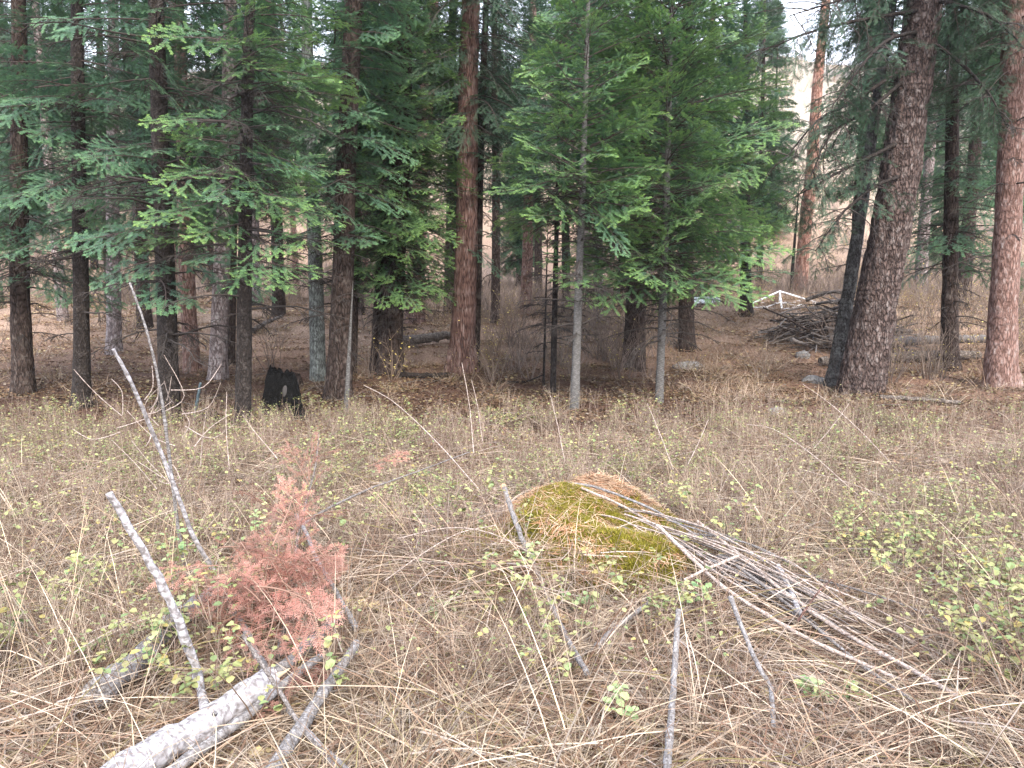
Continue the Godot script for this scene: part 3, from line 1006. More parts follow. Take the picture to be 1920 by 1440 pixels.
	big_limbs(t)
	tree("pine_tree", "leaning dark grey trunk whose foot touches the massive red pine", "tree", "", Vector3(5.950, 0.014, -13.600), 0.1080, 0.128, M.big_grey, 25, {"H": 12.0, "h1": 5.2, "lmax": 1.5, "pal": "hang", "per": 4, "gap": 0.6, "flare": 0.75, "seg": 24, "rough": 0.1, "nd": 14, "hd": 1.6, "hd2": 5.5, "ld": 0.9})
	# beyond the sides of the photograph
	tree("fir_tree", "dark fir at the far left edge behind the fallen white log", "tree", "", Vector3(-6.473, 0.006, -11.000), 0.0523, 0.119, M.fir_dark, 26, {"H": 13.0, "h1": 2.6, "lmax": 1.7, "pal": "mid", "per": 5, "gap": 0.42, "thin": 0.65, "seen": 0.0, "nd": 24, "hd": 1.0, "hd2": 4.5, "ld": 1.2})
	tree("pine_tree", "grey pine at the far left between two dark firs", "tree", "", Vector3(-8.660, 0.471, -16.000), 0.0601, 0.150, M.grey_pine, 27, {"H": 16.0, "h1": 4.5, "lmax": 1.7, "pal": "dark", "per": 4, "gap": 0.6})
	tree("fir_tree", "leftmost fir of all, half out of the picture", "tree", "", Vector3(-8.355, -0.034, -12.500), 0.0607, 0.163, M.fir_brown, 28, {"H": 14.0, "h1": 2.2, "lmax": 1.9, "pal": "mid", "per": 5, "gap": 0.42, "thin": 0.65, "seen": 0.0, "nd": 20, "hd": 1.0, "hd2": 4.0, "ld": 1.2})
	tree("fir_tree", "green fir at the far right beyond the massive red pine", "tree", "", Vector3(8.936, 0.224, -15.000), -0.0582, 0.163, M.fir_brown, 29, {"H": 13.0, "h1": 2.2, "lmax": 1.9, "pal": "mid", "per": 5, "gap": 0.40, "thin": 0.65, "seen": 0.0, "nd": 20, "hd": 0.8, "hd2": 3.0, "ld": 1.2})
	tree("pine_tree", "rightmost reddish pine trunk at the edge of the picture", "tree", "", Vector3(8.689, 0.048, -13.000), -0.0402, 0.235, M.pink_pine, 30, {"H": 18.0, "h1": 5.5, "lmax": 2.2, "pal": "hang", "per": 4, "gap": 0.6, "seg": 20, "nd": 10, "hd": 2.0, "hd2": 6.0, "ld": 1.2})

func big_limbs(t: Node3D) -> void:
	# long dark bare limbs that sweep down to the left with thin hanging foliage
	var r := rng(801)
	var ends := [
		[Vector3(6.383, 5.360, -12.600), Vector3(5.355, 4.699, -12.000), Vector3(4.664, 4.322, -11.600), Vector3(4.089, 3.694, -11.400)],
		[Vector3(6.588, 6.275, -12.600), Vector3(5.292, 5.895, -12.000), Vector3(4.522, 5.634, -11.700), Vector3(3.741, 5.299, -11.500)],
		[Vector3(6.396, 5.150, -12.600), Vector3(5.566, 4.553, -11.900), Vector3(4.834, 4.104, -11.500), Vector3(4.461, 3.443, -11.300)],
		[Vector3(6.366, 4.172, -12.600), Vector3(5.663, 3.841, -12.200), Vector3(5.034, 3.541, -11.900), Vector3(4.386, 3.185, -11.700)],
		[Vector3(6.609, 5.944, -12.600), Vector3(5.748, 5.552, -11.800), Vector3(5.097, 4.972, -11.300), Vector3(4.647, 4.392, -11.100)],
		[Vector3(6.644, 6.768, -12.600), Vector3(5.597, 6.366, -12.000), Vector3(4.783, 6.018, -11.600), Vector3(4.082, 5.756, -11.400)],
		[Vector3(6.485, 3.655, -12.600), Vector3(5.810, 3.407, -12.100), Vector3(5.187, 2.953, -11.800), Vector3(4.714, 2.363, -11.600)],
		[Vector3(6.714, 6.013, -12.800), Vector3(7.074, 5.434, -12.300), Vector3(7.435, 4.860, -12.000), Vector3(7.682, 4.249, -11.800)],
		[Vector3(6.771, 6.517, -12.800), Vector3(7.045, 6.207, -12.200), Vector3(7.399, 5.824, -11.800), Vector3(7.704, 5.370, -11.600)]]
	for e in ends:
		var limb := part(t, "limb", stick_mesh(e, 0.036, 0.008, M.fir_dark, 810 + r.randi() % 90, 6, t.position))
		limb.position = Vector3.ZERO
		var c := spline(e, 6)
		for k in range(4, c.size()):
			for q in 2:
				if r.randf() < 0.4 and q == 1:
					continue
				var dir := Vector3(r.randf_range(-0.8, 0.5), r.randf_range(-0.7, 0.25), r.randf_range(-0.7, 0.7))
				var L := r.randf_range(0.4, 0.85)
				var pk := pick(dead, L, r, [0.5, 0.9, 1.3, 1.7]) if (q == 0 and k % 2) else pick(live["hang"], L, r, LEN)
				part(t, "dead_branch" if (q == 0 and k % 2) else "branch", pk[0], aim(dir, r.randf_range(-0.6, 0.6), pk[1], c[k] - t.position))

func far_trees() -> void:
	# firs and pines just behind the front row, one by one
	var spots := [
		# base px x, depth, kind
		[275, 19, 0], [480, 24, 1], [525, 21, 0], [560, 30, 2], [670, 22, 0], [690, 28, 2], [845, 24, 0], [930, 21, 0], [985, 25, 2], [1060, 23, 0], [1120, 20, 1], [1165, 28, 0], [1240, 24, 0], [1330, 27, 2], [1420, 31, 0], [1590, 27, 0], [1650, 23, 0], [1720, 25, 1], [1800, 22, 0], [1880, 26, 0], [330, 27, 2], [400, 31, 0], [210, 24, 0], [120, 20, 1], [50, 24, 0], [740, 33, 0], [1010, 34, 0], [1100, 36, 1], [1280, 34, 0]]
	var how := ["slim dark fir", "bare-stemmed grey pine", "shaggy brown-stemmed fir"]
	var where := ["behind the leftmost dark fir", "behind the slim ringed fir", "above the charred stump", "behind the lichened trunk", "behind the stout dark fir", "behind the bushy fir", "directly behind the red trunk", "right of the red trunk", "above the crooked black stem", "behind the grey banded sapling", "left of the broad dark trunk", "behind the broad dark trunk", "behind the pale-stemmed young fir", "above the small tin-roofed shelter", "left of the orange pine, up the slope", "right of the orange pine", "behind the massive red pine", "right of the massive red pine", "in the right background", "at the right edge of the background", "behind the pinkish-grey pine", "behind the grey tapering pine", "left of the leftmost dark fir", "in the left background", "at the left edge of the background", "high behind the bushy fir", "high behind the crooked black stem", "high behind the grey banded sapling", "high behind the tin-roofed shelter"]
	for i in spots.size():
		var q: Array = spots[i]
		var z: float = -q[1]
		var x: float = (q[0] - 960.0) / 1383.0 * q[1]
		var r := rng(400 + i)
		var o := {"H": r.randf_range(13, 19), "h1": [3.4, 6.0, 4.2][q[2]] + r.randf_range(-0.4, 0.8), "lmax": [1.9, 1.7, 2.2][q[2]], "pal": ["dark", "hang", "mid"][q[2]], "per": 5, "gap": 0.46, "droop": -0.35, "nd": 10, "hd": 1.2, "hd2": 4.5, "ld": 1.3, "flare": 0.25, "thin": 0.6}
		if q[1] > 25:
			o["far"] = true
		tree("background_" + ["fir", "pine", "fir"][q[2]], how[q[2]] + " " + where[i], "tree", "trees of the wood behind the front row", on(x, z), r.randf_range(-0.03, 0.03), r.randf_range(0.13, 0.22), [M.fir_brown, M.grey_pine, M.pink_pine][q[2]], 400 + i, o)
	# far conifers up the hillside: a few trees, copied
	var protos := []
	for k in 4:
		var p := tree("hillside_conifer", "conifer on the hillside far behind the wood", "tree", "conifers on the far hillside", Vector3.ZERO, 0.0, 0.22, M.fir_brown, 600 + k, {"H": [15.0, 12.0, 18.0, 10.0][k], "h1": [1.5, 1.0, 3.0, 0.8][k], "lmax": [2.4, 2.2, 2.6, 2.1][k], "per": 6, "gap": 0.55, "far": true, "seg": 8, "droop": -0.3})
		protos.append(p)
	var r := rng(77)
	var n := 0
	var tries := 0
	while n < 95 and tries < 4000:
		tries += 1
		var d := r.randf_range(38.0, 105.0)
		var px := r.randf_range(-60.0, 1980.0)
		var x := (px - 960.0) / 1383.0 * d
		if px > 1440.0 and px < 1580.0:
			continue
		if px > 1640.0 and px < 1700.0 and d > 50.0:
			continue
		var src: Node3D = protos[n % 4]
		var c: Node3D = src
		if n >= 4:
			c = src.duplicate()
			c.name = numbered("hillside_conifer")
			add_child(c)
		c.position = on(x, -d, -0.1)
		c.rotation.y = r.randf() * TAU
		c.scale = Vector3.ONE * r.randf_range(0.75, 1.2)
		n += 1

func structures() -> void:
	# folded white canopy frame in the grass up the slope
	var A := Vector3(7.743, 1.855, -21.500)
	var c := [Vector3(6.647, 1.413, -21.200), Vector3(7.390, 1.334, -20.300), Vector3(8.911, 1.517, -21.600), Vector3(8.261, 1.545, -22.900)]
	var base := on(A.x, A.z)
	var t := thing("canopy_frame", "white pipe canopy frame without its cover in the grass left of the brush pile", "canopy frame", base)
	var pipe := func(called: String, a: Vector3, b: Vector3, w: float) -> void:
		var mb := MB.new()
		mb.tube([a - base, b - base], [w, w], 8, Color.WHITE)
		part(t, called, mb.mesh(M.pvc))
	var low := A + Vector3(0, -0.33, 0)
	for k in 4:
		pipe.call("rafter", A, c[k], 0.023)
		pipe.call("brace", low, (c[k] as Vector3).lerp(c[(k + 1) % 4], 0.5), 0.017)
		pipe.call("eave_pipe", c[k], c[(k + 1) % 4], 0.021)
		pipe.call("truss_pipe", (c[k] as Vector3) + Vector3(0, -0.13, 0), (c[k] as Vector3).lerp(c[(k + 1) % 4], 0.5) + Vector3(0, 0.05, 0), 0.015)
		pipe.call("truss_pipe", (c[(k + 1) % 4] as Vector3) + Vector3(0, -0.13, 0), (c[k] as Vector3).lerp(c[(k + 1) % 4], 0.5) + Vector3(0, 0.05, 0), 0.015)
		pipe.call("leg", c[k], on(c[k].x, c[k].z, -0.05), 0.019)
		var mid: Vector3 = A.lerp(c[k], 0.55) - base
		var mb := MB.new()
		mb.box(Transform3D(Basis(), mid), Vector3(0.06, 0.05, 0.06), Color.WHITE)
		part(t, "joint", mb.mesh(M.joint))
	pipe.call("centre_post", A, A + Vector3(0, -0.62, 0), 0.016)
	# little shelter with a pale metal roof
	var s := on(Vector3(5.725, 1.484, -22.000).x, -22.0)
	var sh := thing("shelter", "small low shelter with a pale metal roof under the fir branches", "shelter", s)
	var hh := Vector3(5.725, 1.484, -22.000).y - s.y
	var w := 0.42
	var mb := MB.new()
	mb.box(Transform3D(Basis(), Vector3(0, (hh - 0.2) * 0.5, -0.1)), Vector3(w * 1.5, hh - 0.2, 0.8), Color.WHITE)
	part(sh, "wall", mb.mesh(M.boards))
	for k in 6:
		mb = MB.new()
		var x0 := -w + k * w / 3.0
		mb.box(Transform3D(Basis(Vector3.RIGHT, 0.75), Vector3(x0 + w / 6.0, hh, 0.22)), Vector3(w / 3.0 - 0.006, 0.02 + 0.004 * (k % 2), 0.62), Color.WHITE)
		part(sh, "roof_panel", mb.mesh(M.tin))
	mb = MB.new()
	mb.tri(Vector3(w, hh + 0.2, 0.0), Vector3(w + 0.12, hh - 0.35, 0.45), Vector3(w + 0.12, hh - 0.35, -0.4), Color.WHITE)
	mb.tri(Vector3(w - 0.05, hh + 0.2, 0.0), Vector3(w + 0.07, hh - 0.35, -0.4), Vector3(w + 0.07, hh - 0.35, 0.45), Color.WHITE)
	mb.quad(Vector3(w, hh + 0.2, 0.0), Vector3(w - 0.05, hh + 0.2, 0.0), Vector3(w + 0.07, hh - 0.35, 0.45), Vector3(w + 0.12, hh - 0.35, 0.45), Color.WHITE)
	part(sh, "gable", mb.mesh(M.boards))
	# brush pile and logs behind the massive pine
	var pc := on(7.45, -16.9)
	var pile := thing("brush_pile", "tangled heap of grey cut branches behind the massive red pine", "brush pile", pc)
	var r := rng(91)
	for i in 290:
		var a := r.randf() * TAU
		var rad := sqrt(r.randf())
		var px := cos(a) * rad * 1.5
		var pz := sin(a) * rad * 1.0
		var top := 1.2 * (1.0 - rad * rad * 0.85)
		var y := ht(pc.x + px, pc.z + pz) - pc.y + top * r.randf_range(0.1, 1.0)
		var b := r.randf() * TAU
		var d := Vector3(cos(b), r.randf_range(-0.45, 0.35), sin(b) * 0.7).normalized()
		var l := r.randf_range(0.5, 1.5)
		var p := Vector3(px, y, pz)
		var q0 := p - d * l * 0.5
		var q1 := p + d * l * 0.5
		for w2 in 1:
			q0.y = maxf(q0.y, ht(pc.x + q0.x, pc.z + q0.z) - pc.y + 0.02)
			q1.y = maxf(q1.y, ht(pc.x + q1.x, pc.z + q1.z) - pc.y + 0.02)
		var m0 := (q0 + q1) * 0.5 + Vector3(r.randf_range(-1, 1), r.randf_range(-0.5, 1), r.randf_range(-1, 1)) * 0.07
		var sr := r.randf_range(0.008, 0.026) if i > 14 else 0.055
		part(pile, "branch", stick_mesh([q0, m0, q1], sr, sr * 0.45, M.grey_stick if r.randf() < 0.42 else (M.log if i % 2 else M.fir_brown), 1000 + i, 5, Vector3.ZERO))
	stick("log", "weathered log lying at the foot of the brush pile right of the massive pine", [on(6.9, -15.2, 0.10), on(8.2, -15.35, 0.14), on(9.8, -15.5, 0.16)], 0.11, 0.09, M.log, 95, "", "log", 12)
	stick("log", "upper grey log under the tangled branches right of the massive pine", [on(7.2, -15.9, 0.36), on(8.6, -15.9, 0.38), on(10.2, -15.8, 0.35)], 0.10, 0.085, M.grey_stick, 96, "", "log", 12)
	stick("log", "short round log end poking out left of the leaning grey trunk", [Vector3(6.271, 0.357, -14.960), on(Vector3(6.271, 0.357, -14.960).x + 0.9, Vector3(6.271, 0.357, -14.960).z - 0.3, 0.12)], 0.085, 0.085, M.log, 97, "", "log", 12)
	# rocks
	rock("flat pale rock left of the leaning grey trunk's foot", Vector3(5.696, 0.075, -13.860), Vector3(0.22, 0.10, 0.16), 5)
	rock("small dark rock below the brush pile", Vector3(6.228, 0.405, -15.770), Vector3(0.15, 0.12, 0.13), 6)
	rock("low grey rock in the grass right of the pale-stemmed fir", Vector3(3.658, 0.198, -15.270), Vector3(0.30, 0.14, 0.2), 7)
	rock("small stone in the dark hollow below the yellow grass", Vector3(3.832, -0.032, -10.590), Vector3(0.13, 0.09, 0.11), 8)

func rock(label: String, at: Vector3, size: Vector3, s: int) -> void:
	var n := FastNoiseLite.new()
	n.seed = s
	n.frequency = 0.9
	var o := MeshInstance3D.new()
	o.name = numbered("rock")
	o.mesh = lump(size, n, 0.5, M.rock, 16, 10)
	o.position = at
	add_child(o)
	tag(o, label, "rock")

func lump(size: Vector3, n: FastNoiseLite, amount: float, mat: Material, seg: int, rows: int) -> ArrayMesh:
	var v := PackedVector3Array()
	var idx := PackedInt32Array()
	for j in rows + 1:
		var th := PI * j / rows
		for k in seg:
			var a := TAU * k / seg
			var d := Vector3(sin(th) * cos(a), cos(th), sin(th) * sin(a))
			v.push_back(d * size * (1.0 + amount * n.get_noise_3dv(d * 1.5)))
	for j in rows:
		for k in seg:
			var a := j * seg + k
			var b := j * seg + (k + 1) % seg
			for q in [a, b + seg, b, a, a + seg, b + seg]:
				idx.push_back(q)
	var arr := []
	arr.resize(Mesh.ARRAY_MAX)
	arr[Mesh.ARRAY_VERTEX] = v
	arr[Mesh.ARRAY_INDEX] = idx
	var st := SurfaceTool.new()
	st.create_from_arrays(arr)
	st.generate_normals()
	var m := st.commit()
	m.surface_set_material(0, mat)
	return m

func stump_mesh(r0: float, h: float, s: int, mat: Material) -> ArrayMesh:
	var n := FastNoiseLite.new()
	n.seed = s
	n.frequency = 1.0
	n.fractal_octaves = 4
	var seg := 40
	var rows := 26
	var v := PackedVector3Array()
	var idx := PackedInt32Array()
	for j in rows + 6:
		for k in seg:
			var a := TAU * k / seg
			var top := h * (1.0 - 0.16 * (0.5 + 0.5 * cos(a - 0.3)) + 0.07 * n.get_noise_2d(cos(a) * 3.0, sin(a) * 3.0) + 0.16 * n.get_noise_2d(cos(a) * 9.0, sin(a) * 9.0))
			var y := -0.1 + (top + 0.1) * minf(1.0, float(j) / rows)
			var rr := r0 * (1.0 - 0.30 * pow(clampf(y / h, 0.0, 1.0), 1.6)) * (1.0 + 0.45 * exp(-maxf(y, 0.0) / 0.12) * (0.6 + 0.5 * n.get_noise_2d(cos(a) * 2.0, sin(a) * 2.0 + 5.0)))
			rr *= 1.0 + 0.16 * n.get_noise_3d(cos(a) * 3.5, y * 2.0, sin(a) * 3.5) + 0.10 * n.get_noise_3d(cos(a) * 10.0, y * 6.0, sin(a) * 10.0)
			if j > rows:
				rr *= 1.0 - (j - rows) / 5.0
				y = top - 0.02 * (j - rows) + 0.05 * n.get_noise_3d(cos(a) * 4.0 * rr, 3.0, sin(a) * 4.0 * rr)
			elif j > rows - 4:
				rr *= 1.0 - 0.03 * pow(j - rows + 4, 1.6)
			v.push_back(Vector3(cos(a) * rr, y, sin(a) * rr * 0.8))
	for j in rows + 5:
		for k in seg:
			var a := j * seg + k
			var b := j * seg + (k + 1) % seg
			for q in [a, b, b + seg, a, b + seg, a + seg]:
				idx.push_back(q)
	var arr := []
	arr.resize(Mesh.ARRAY_MAX)
	arr[Mesh.ARRAY_VERTEX] = v
	arr[Mesh.ARRAY_INDEX] = idx
	var st := SurfaceTool.new()
	st.create_from_arrays(arr)
	st.generate_normals()
	var m := st.commit()
	m.surface_set_material(0, mat)
	return m

func deadwood() -> void:
	var r := rng(202)
	# charred stump
	var sp0 := Vector3(-3.082, 0.039, -9.800)
	var t := thing("charred_stump", "black charred stump with a bare grey patch among the firs at left", "stump", sp0)
	part(t, "stump", stump_mesh(0.255, 0.66, 12, M.char))
	var n := FastNoiseLite.new()
	n.seed = 3
	var bare := part(t, "bare_patch", lump(Vector3(0.034, 0.085, 0.03), n, 0.9, M.bare_wood, 12, 8), Transform3D(Basis(Vector3.FORWARD, 0.15), Vector3(0.085, 0.36, 0.150)))
	bare.set_meta("label", "bare grey wood where the char has fallen away")
	var st2 := MeshInstance3D.new()
	st2.name = numbered("charred_stump")
	st2.mesh = stump_mesh(0.11, 0.17, 15, M.char)
	st2.position = Vector3(-3.966, 0.024, -9.540)
	add_child(st2)
	tag(st2, "low black burnt stub between the slim ringed fir and the blue-grey stake", "stump")
	stick("stake", "blue-grey wooden stake leaning right beside the leftmost dark fir", [Vector3(-4.247, -0.038, -9.700), Vector3(-4.037, 0.535, -9.500)], 0.022, 0.016, M.post, 204, "", "stake", 6)
	st2 = MeshInstance3D.new()
	st2.name = numbered("broken_stump")
	st2.mesh = stump_mesh(0.10, 0.24, 18, M.fir_brown)
	st2.position = Vector3(-4.058, 0.011, -13.800)
	add_child(st2)
	tag(st2, "low broken brown stump behind the charred one", "stump")
	st2 = MeshInstance3D.new()
	st2.name = numbered("charred_stump")
	st2.mesh = stump_mesh(0.10, 0.55, 21, M.char)
	st2.position = Vector3(-0.812, 0.137, -15.100)
	add_child(st2)
	tag(st2, "black burnt hollow stub at the right foot of the red trunk", "stump")
	# logs in the wood
	stick("log", "dark log lying between the bushy fir and the red trunk", [Vector3(-2.209, 0.178, -14.140), Vector3(-1.659, 0.144, -14.270), Vector3(-1.230, 0.157, -14.350)], 0.055, 0.05, M.fir_dark, 211, "", "log", 10)
	stick("log", "grey log lying across the slope above the clearing", [Vector3(-2.624, 0.631, -17.450), Vector3(-2.033, 0.712, -17.590), Vector3(-1.399, 0.759, -17.930)], 0.13, 0.09, M.log, 212, "", "log", 10)
	stick("log", "slanting dead branch on the slope behind the charred stump", [Vector3(-6.310, 0.841, -17.840), Vector3(-6.273, 1.061, -19.130), Vector3(-5.821, 1.205, -18.800)], 0.07, 0.03, M.log, 213, "", "log", 8)
	stick("log", "thin dark fallen pole on the dark ground left of the crooked stem", [Vector3(-0.454, 0.103, -13.880), Vector3(0.201, 0.067, -13.840), Vector3(0.596, 0.226, -13.670)], 0.02, 0.012, M.fir_dark, 214, "", "branch", 6)
	stick("stick", "pale stick lying at the right of the charred stump", [Vector3(-2.807, 0.025, -9.890), Vector3(-2.577, 0.025, -10.370)], 0.015, 0.01, M.grey_stick, 215)
	stick("log", "grey log lying on the needles at the far right", [Vector3(5.796, 0.079, -11.520), Vector3(6.314, 0.071, -11.390), Vector3(6.884, 0.035, -11.230)], 0.04, 0.03, M.log, 216, "", "log", 8)
	for i in 26:
		var p := Vector2(r.randf_range(250, 1650), r.randf_range(700, 800))
		var d := 1.6 * 1383.0 / (p.y - 562.0)
		var x := (p.x - 960.0) / 1383.0 * d
		var a := r.randf_range(-0.5, 0.5)
		var l := r.randf_range(0.4, 1.1)
		stick("fallen_twig", "thin grey-brown twig fallen on the needles under the firs", [on(x, -d, 0.02), on(x + cos(a) * l * 0.5, -d + sin(a) * l * 0.5, r.randf_range(0.02, 0.1)), on(x + cos(a) * l, -d + sin(a) * l, 0.03)], r.randf_range(0.006, 0.012), 0.004, M.log, 220 + i, "twigs fallen under the firs", "twig", 5)

	# the fallen white log and its branches, lower left
	var lp := [Vector3(-1.241, 0.176, -1.970), Vector3(-1.171, 0.154, -2.170), Vector3(-1.048, 0.148, -2.440), Vector3(-0.909, 0.163, -2.680)]
	t = thing("white_log", "smooth fallen white log at lower left with a branch rising from it", "log", lp[0])
	var log_pts := []
	for p in lp:
		log_pts.append(p)
	part(t, "log", stick_mesh(log_pts, 0.062, 0.050, M.white, 301, 18, lp[0]))
	for i in 7:
		# torn fibres of the broken end, and knots along the log
		var e: Vector3 = lp[3] - lp[0]
		var along := (lp[3] - lp[2] as Vector3).normalized()
		var off := Vector3(r.randf_range(-1, 1), r.randf_range(-0.6, 1), r.randf_range(-1, 1)).normalized() * 0.036
		part(t, "splinter", stick_mesh([e + off - along * 0.02, e + off * 1.05 + along * r.randf_range(0.03, 0.09)], 0.014, 0.002, M.log if i % 2 else M.bare_pale, 700 + i, 5, Vector3.ZERO))
	for i in 3:
		var q := (lp[1] - lp[0] as Vector3).lerp(lp[3] - lp[0], r.randf_range(0.1, 0.9))
		var side := Vector3(r.randf_range(-0.7, 0.7), 1.0, r.randf_range(0.2, 1.0)).normalized()
		part(t, "knot", stick_mesh([q + side * 0.040, q + side * r.randf_range(0.055, 0.062)], 0.010, 0.006, M.pale, 720 + i, 7, Vector3.ZERO))
	part(t, "branch", stick_mesh([Vector3(-1.071, 0.148, -2.440), Vector3(-1.192, 0.178, -2.660), Vector3(-1.227, 0.427, -2.600), Vector3(-1.275, 0.612, -2.560), Vector3(-1.350, 0.818, -2.520), Vector3(-1.392, 0.939, -2.490)], 0.017, 0.012, M.white, 302, 10, lp[0]))
	part(t, "branch", stick_mesh([Vector3(-0.916, 0.162, -2.670), Vector3(-0.872, 0.169, -2.870), Vector3(-0.831, 0.164, -3.050), Vector3(-0.797, 0.150, -3.300)], 0.030, 0.018, M.pale, 303, 8, lp[0]))
	part(t, "branch", stick_mesh([Vector3(-0.950, 0.168, -2.710), Vector3(-1.088, 0.185, -2.930), Vector3(-1.224, 0.216, -3.150)], 0.020, 0.012, M.pale, 304, 8, lp[0]))
	stick("branch", "lichened grey branch alongside the right of the white log", [Vector3(-1.074, 0.152, -2.100), Vector3(-0.976, 0.144, -2.350), Vector3(-0.897, 0.155, -2.550), Vector3(-0.832, 0.162, -2.730), Vector3(-0.779, 0.163, -2.850)], 0.018, 0.016, M.pale, 305, "", "branch")
	stick("branch", "thick pale lichened branch at bottom centre-left right of the white log", [Vector3(-0.758, 0.149, -2.080), Vector3(-0.735, 0.147, -2.300), Vector3(-0.702, 0.155, -2.550), Vector3(-0.674, 0.163, -2.770), Vector3(-0.653, 0.176, -2.950)], 0.026, 0.018, M.pale, 306, "", "branch")
	stick("log", "half-buried grey log behind the white log at the left edge", [Vector3(-1.508, 0.186, -2.530), Vector3(-1.468, 0.202, -2.760), Vector3(-1.475, 0.214, -3.100), Vector3(-1.474, 0.172, -3.500)], 0.05, 0.03, M.pale, 307, "", "log", 10)
	stick("branch", "long bent white branch leaning down from the left edge", [Vector3(-1.743, 1.389, -3.220), Vector3(-1.716, 1.239, -3.300), Vector3(-1.696, 0.955, -3.450), Vector3(-1.655, 0.670, -3.550), Vector3(-1.619, 0.393, -3.650), Vector3(-1.535, 0.154, -3.720), Vector3(-1.251, 0.198, -3.190)], 0.007, 0.013, M.white, 308, "", "branch")
	stick("branch", "slender grey branch rising just left of the bent white one", [Vector3(-2.003, 1.693, -3.900), Vector3(-1.928, 1.442, -3.900), Vector3(-1.884, 1.128, -3.920), Vector3(-1.867, 0.743, -3.950), Vector3(-1.871, 0.430, -4.000), Vector3(-1.865, 0.104, -4.050)], 0.005, 0.010, M.pale, 309, "", "branch")
	var tw := thing("dead_shrub", "bare pale twiggy shrub at the left edge in front of the dark fir", "shrub", Vector3(-2.113, 0.513, -4.400))
	for i in 26:
		var q := [Vector3(-2.111, 0.546, -4.400), Vector3(-2.029, 0.875, -4.400), Vector3(-2.136, 0.973, -4.400), Vector3(-2.288, 0.842, -4.400), Vector3(-1.956, 0.711, -4.400)][r.randi() % 5] as Vector3
		var d := Vector3(r.randf_range(-1, 1), r.randf_range(-0.2, 0.9), r.randf_range(-0.6, 0.6)).normalized()
		var l := r.randf_range(0.15, 0.4)
		q += Vector3(r.randf_range(-0.12, 0.12), r.randf_range(-0.12, 0.1), r.randf_range(-0.1, 0.1))
		part(tw, "twig", stick_mesh([q, q + d * l * 0.5 + Vector3(r.randf_range(-1, 1), r.randf_range(-1, 1), 0) * 0.04, q + (d + Vector3(r.randf_range(-0.5, 0.5), 0.3, 0)).normalized() * l], 0.0035, 0.0018, M.cane, 320 + i, 4, tw.position))
	stick("branch", "bent grey branch with a kink left of the mossy mound", [Vector3(-1.218, 0.400, -4.050), Vector3(-1.118, 0.340, -3.900), Vector3(-1.018, 0.277, -3.700), Vector3(-0.868, 0.172, -3.500), Vector3(-0.693, 0.146, -3.140)], 0.010, 0.012, M.pale, 330, "", "branch")
	stick("branch", "long thin straight stick slanting up to the right left of the mound", [Vector3(-1.212, 0.324, -3.950), Vector3(-1.123, 0.365, -4.200), Vector3(-0.919, 0.401, -4.600), Vector3(-0.664, 0.421, -5.000), Vector3(-0.329, 0.435, -5.600)], 0.009, 0.004, M.grey_stick, 331, "", "stick", 6)
	stick("stick", "thin dark stick crossing in front of the thick lichened branch", [Vector3(-0.975, 0.400, -2.550), Vector3(-0.840, 0.223, -2.500), Vector3(-0.708, 0.147, -2.360), Vector3(-0.525, 0.156, -2.120)], 0.007, 0.008, M.grey_stick, 332)
	stick("stick", "pale forked stick meeting the lichened branch at bottom left", [Vector3(-0.801, 0.148, -2.490), Vector3(-0.632, 0.150, -2.280), Vector3(-0.482, 0.154, -2.110)], 0.008, 0.007, M.pale, 333)
	# sticks in front of the mound
	t = thing("branch", "pale branch with a broken orange end lying down the front of the mound", "branch", Vector3(-0.048, 0.476, -4.350))
	part(t, "branch", stick_mesh([Vector3(-0.048, 0.476, -4.350), Vector3(0.006, 0.370, -4.150), Vector3(0.074, 0.248, -3.950), Vector3(0.154, 0.140, -3.720), Vector3(0.224, 0.155, -3.120), Vector3(0.288, 0.174, -2.700)], 0.016, 0.011, M.pale, 341, 9, Vector3(-0.048, 0.476, -4.350)))
	part(t, "broken_end", stick_mesh([Vector3(-0.055, 0.494, -4.370), Vector3(-0.038, 0.445, -4.330), Vector3(-0.022, 0.417, -4.290)], 0.017, 0.0172, M.wood_end, 342, 9, Vector3(-0.048, 0.476, -4.350)))
	stick("stick", "short pale stick pointing right in front of the mound", [Vector3(0.354, 0.159, -2.950), Vector3(0.475, 0.166, -3.140), Vector3(0.638, 0.188, -3.320)], 0.013, 0.010, M.pale, 343)
	stick("stick", "upright grey lichened stick standing in the grass at bottom right of centre", [Vector3(0.478, 0.124, -2.140), Vector3(0.549, 0.142, -2.400), Vector3(0.627, 0.200, -2.700), Vector3(0.694, 0.316, -2.950)], 0.013, 0.012, M.pale, 344)
	stick("stick", "crooked grey stick bending down through the grass right of the upright one", [Vector3(0.956, 0.311, -3.100), Vector3(0.967, 0.211, -2.900), Vector3(0.973, 0.163, -2.750), Vector3(0.992, 0.124, -2.680), Vector3(0.922, 0.112, -2.450)], 0.010, 0.009, M.pale, 345)
	# canes sweeping down to the right of the mound
	var grp := "pale canes lying down the right side of the mound"
	stick("cane", "long outermost cane of the bundle right of the mound, its upper end raised", [Vector3(1.061, 0.345, -4.100), Vector3(1.208, 0.253, -3.850), Vector3(1.331, 0.184, -3.470), Vector3(1.468, 0.138, -3.130), Vector3(1.588, 0.128, -2.860), Vector3(1.664, 0.132, -2.590)], 0.0095, 0.0095, M.cane, 350, grp, "cane")
	stick("cane", "thick cane lying nearest the moss down the right of the mound", [Vector3(0.809, 0.354, -4.000), Vector3(0.925, 0.273, -3.750), Vector3(1.033, 0.207, -3.480), Vector3(1.174, 0.164, -3.240), Vector3(1.318, 0.127, -3.050), Vector3(1.531, 0.119, -2.750)], 0.0105, 0.008, M.cane, 351, grp, "cane")
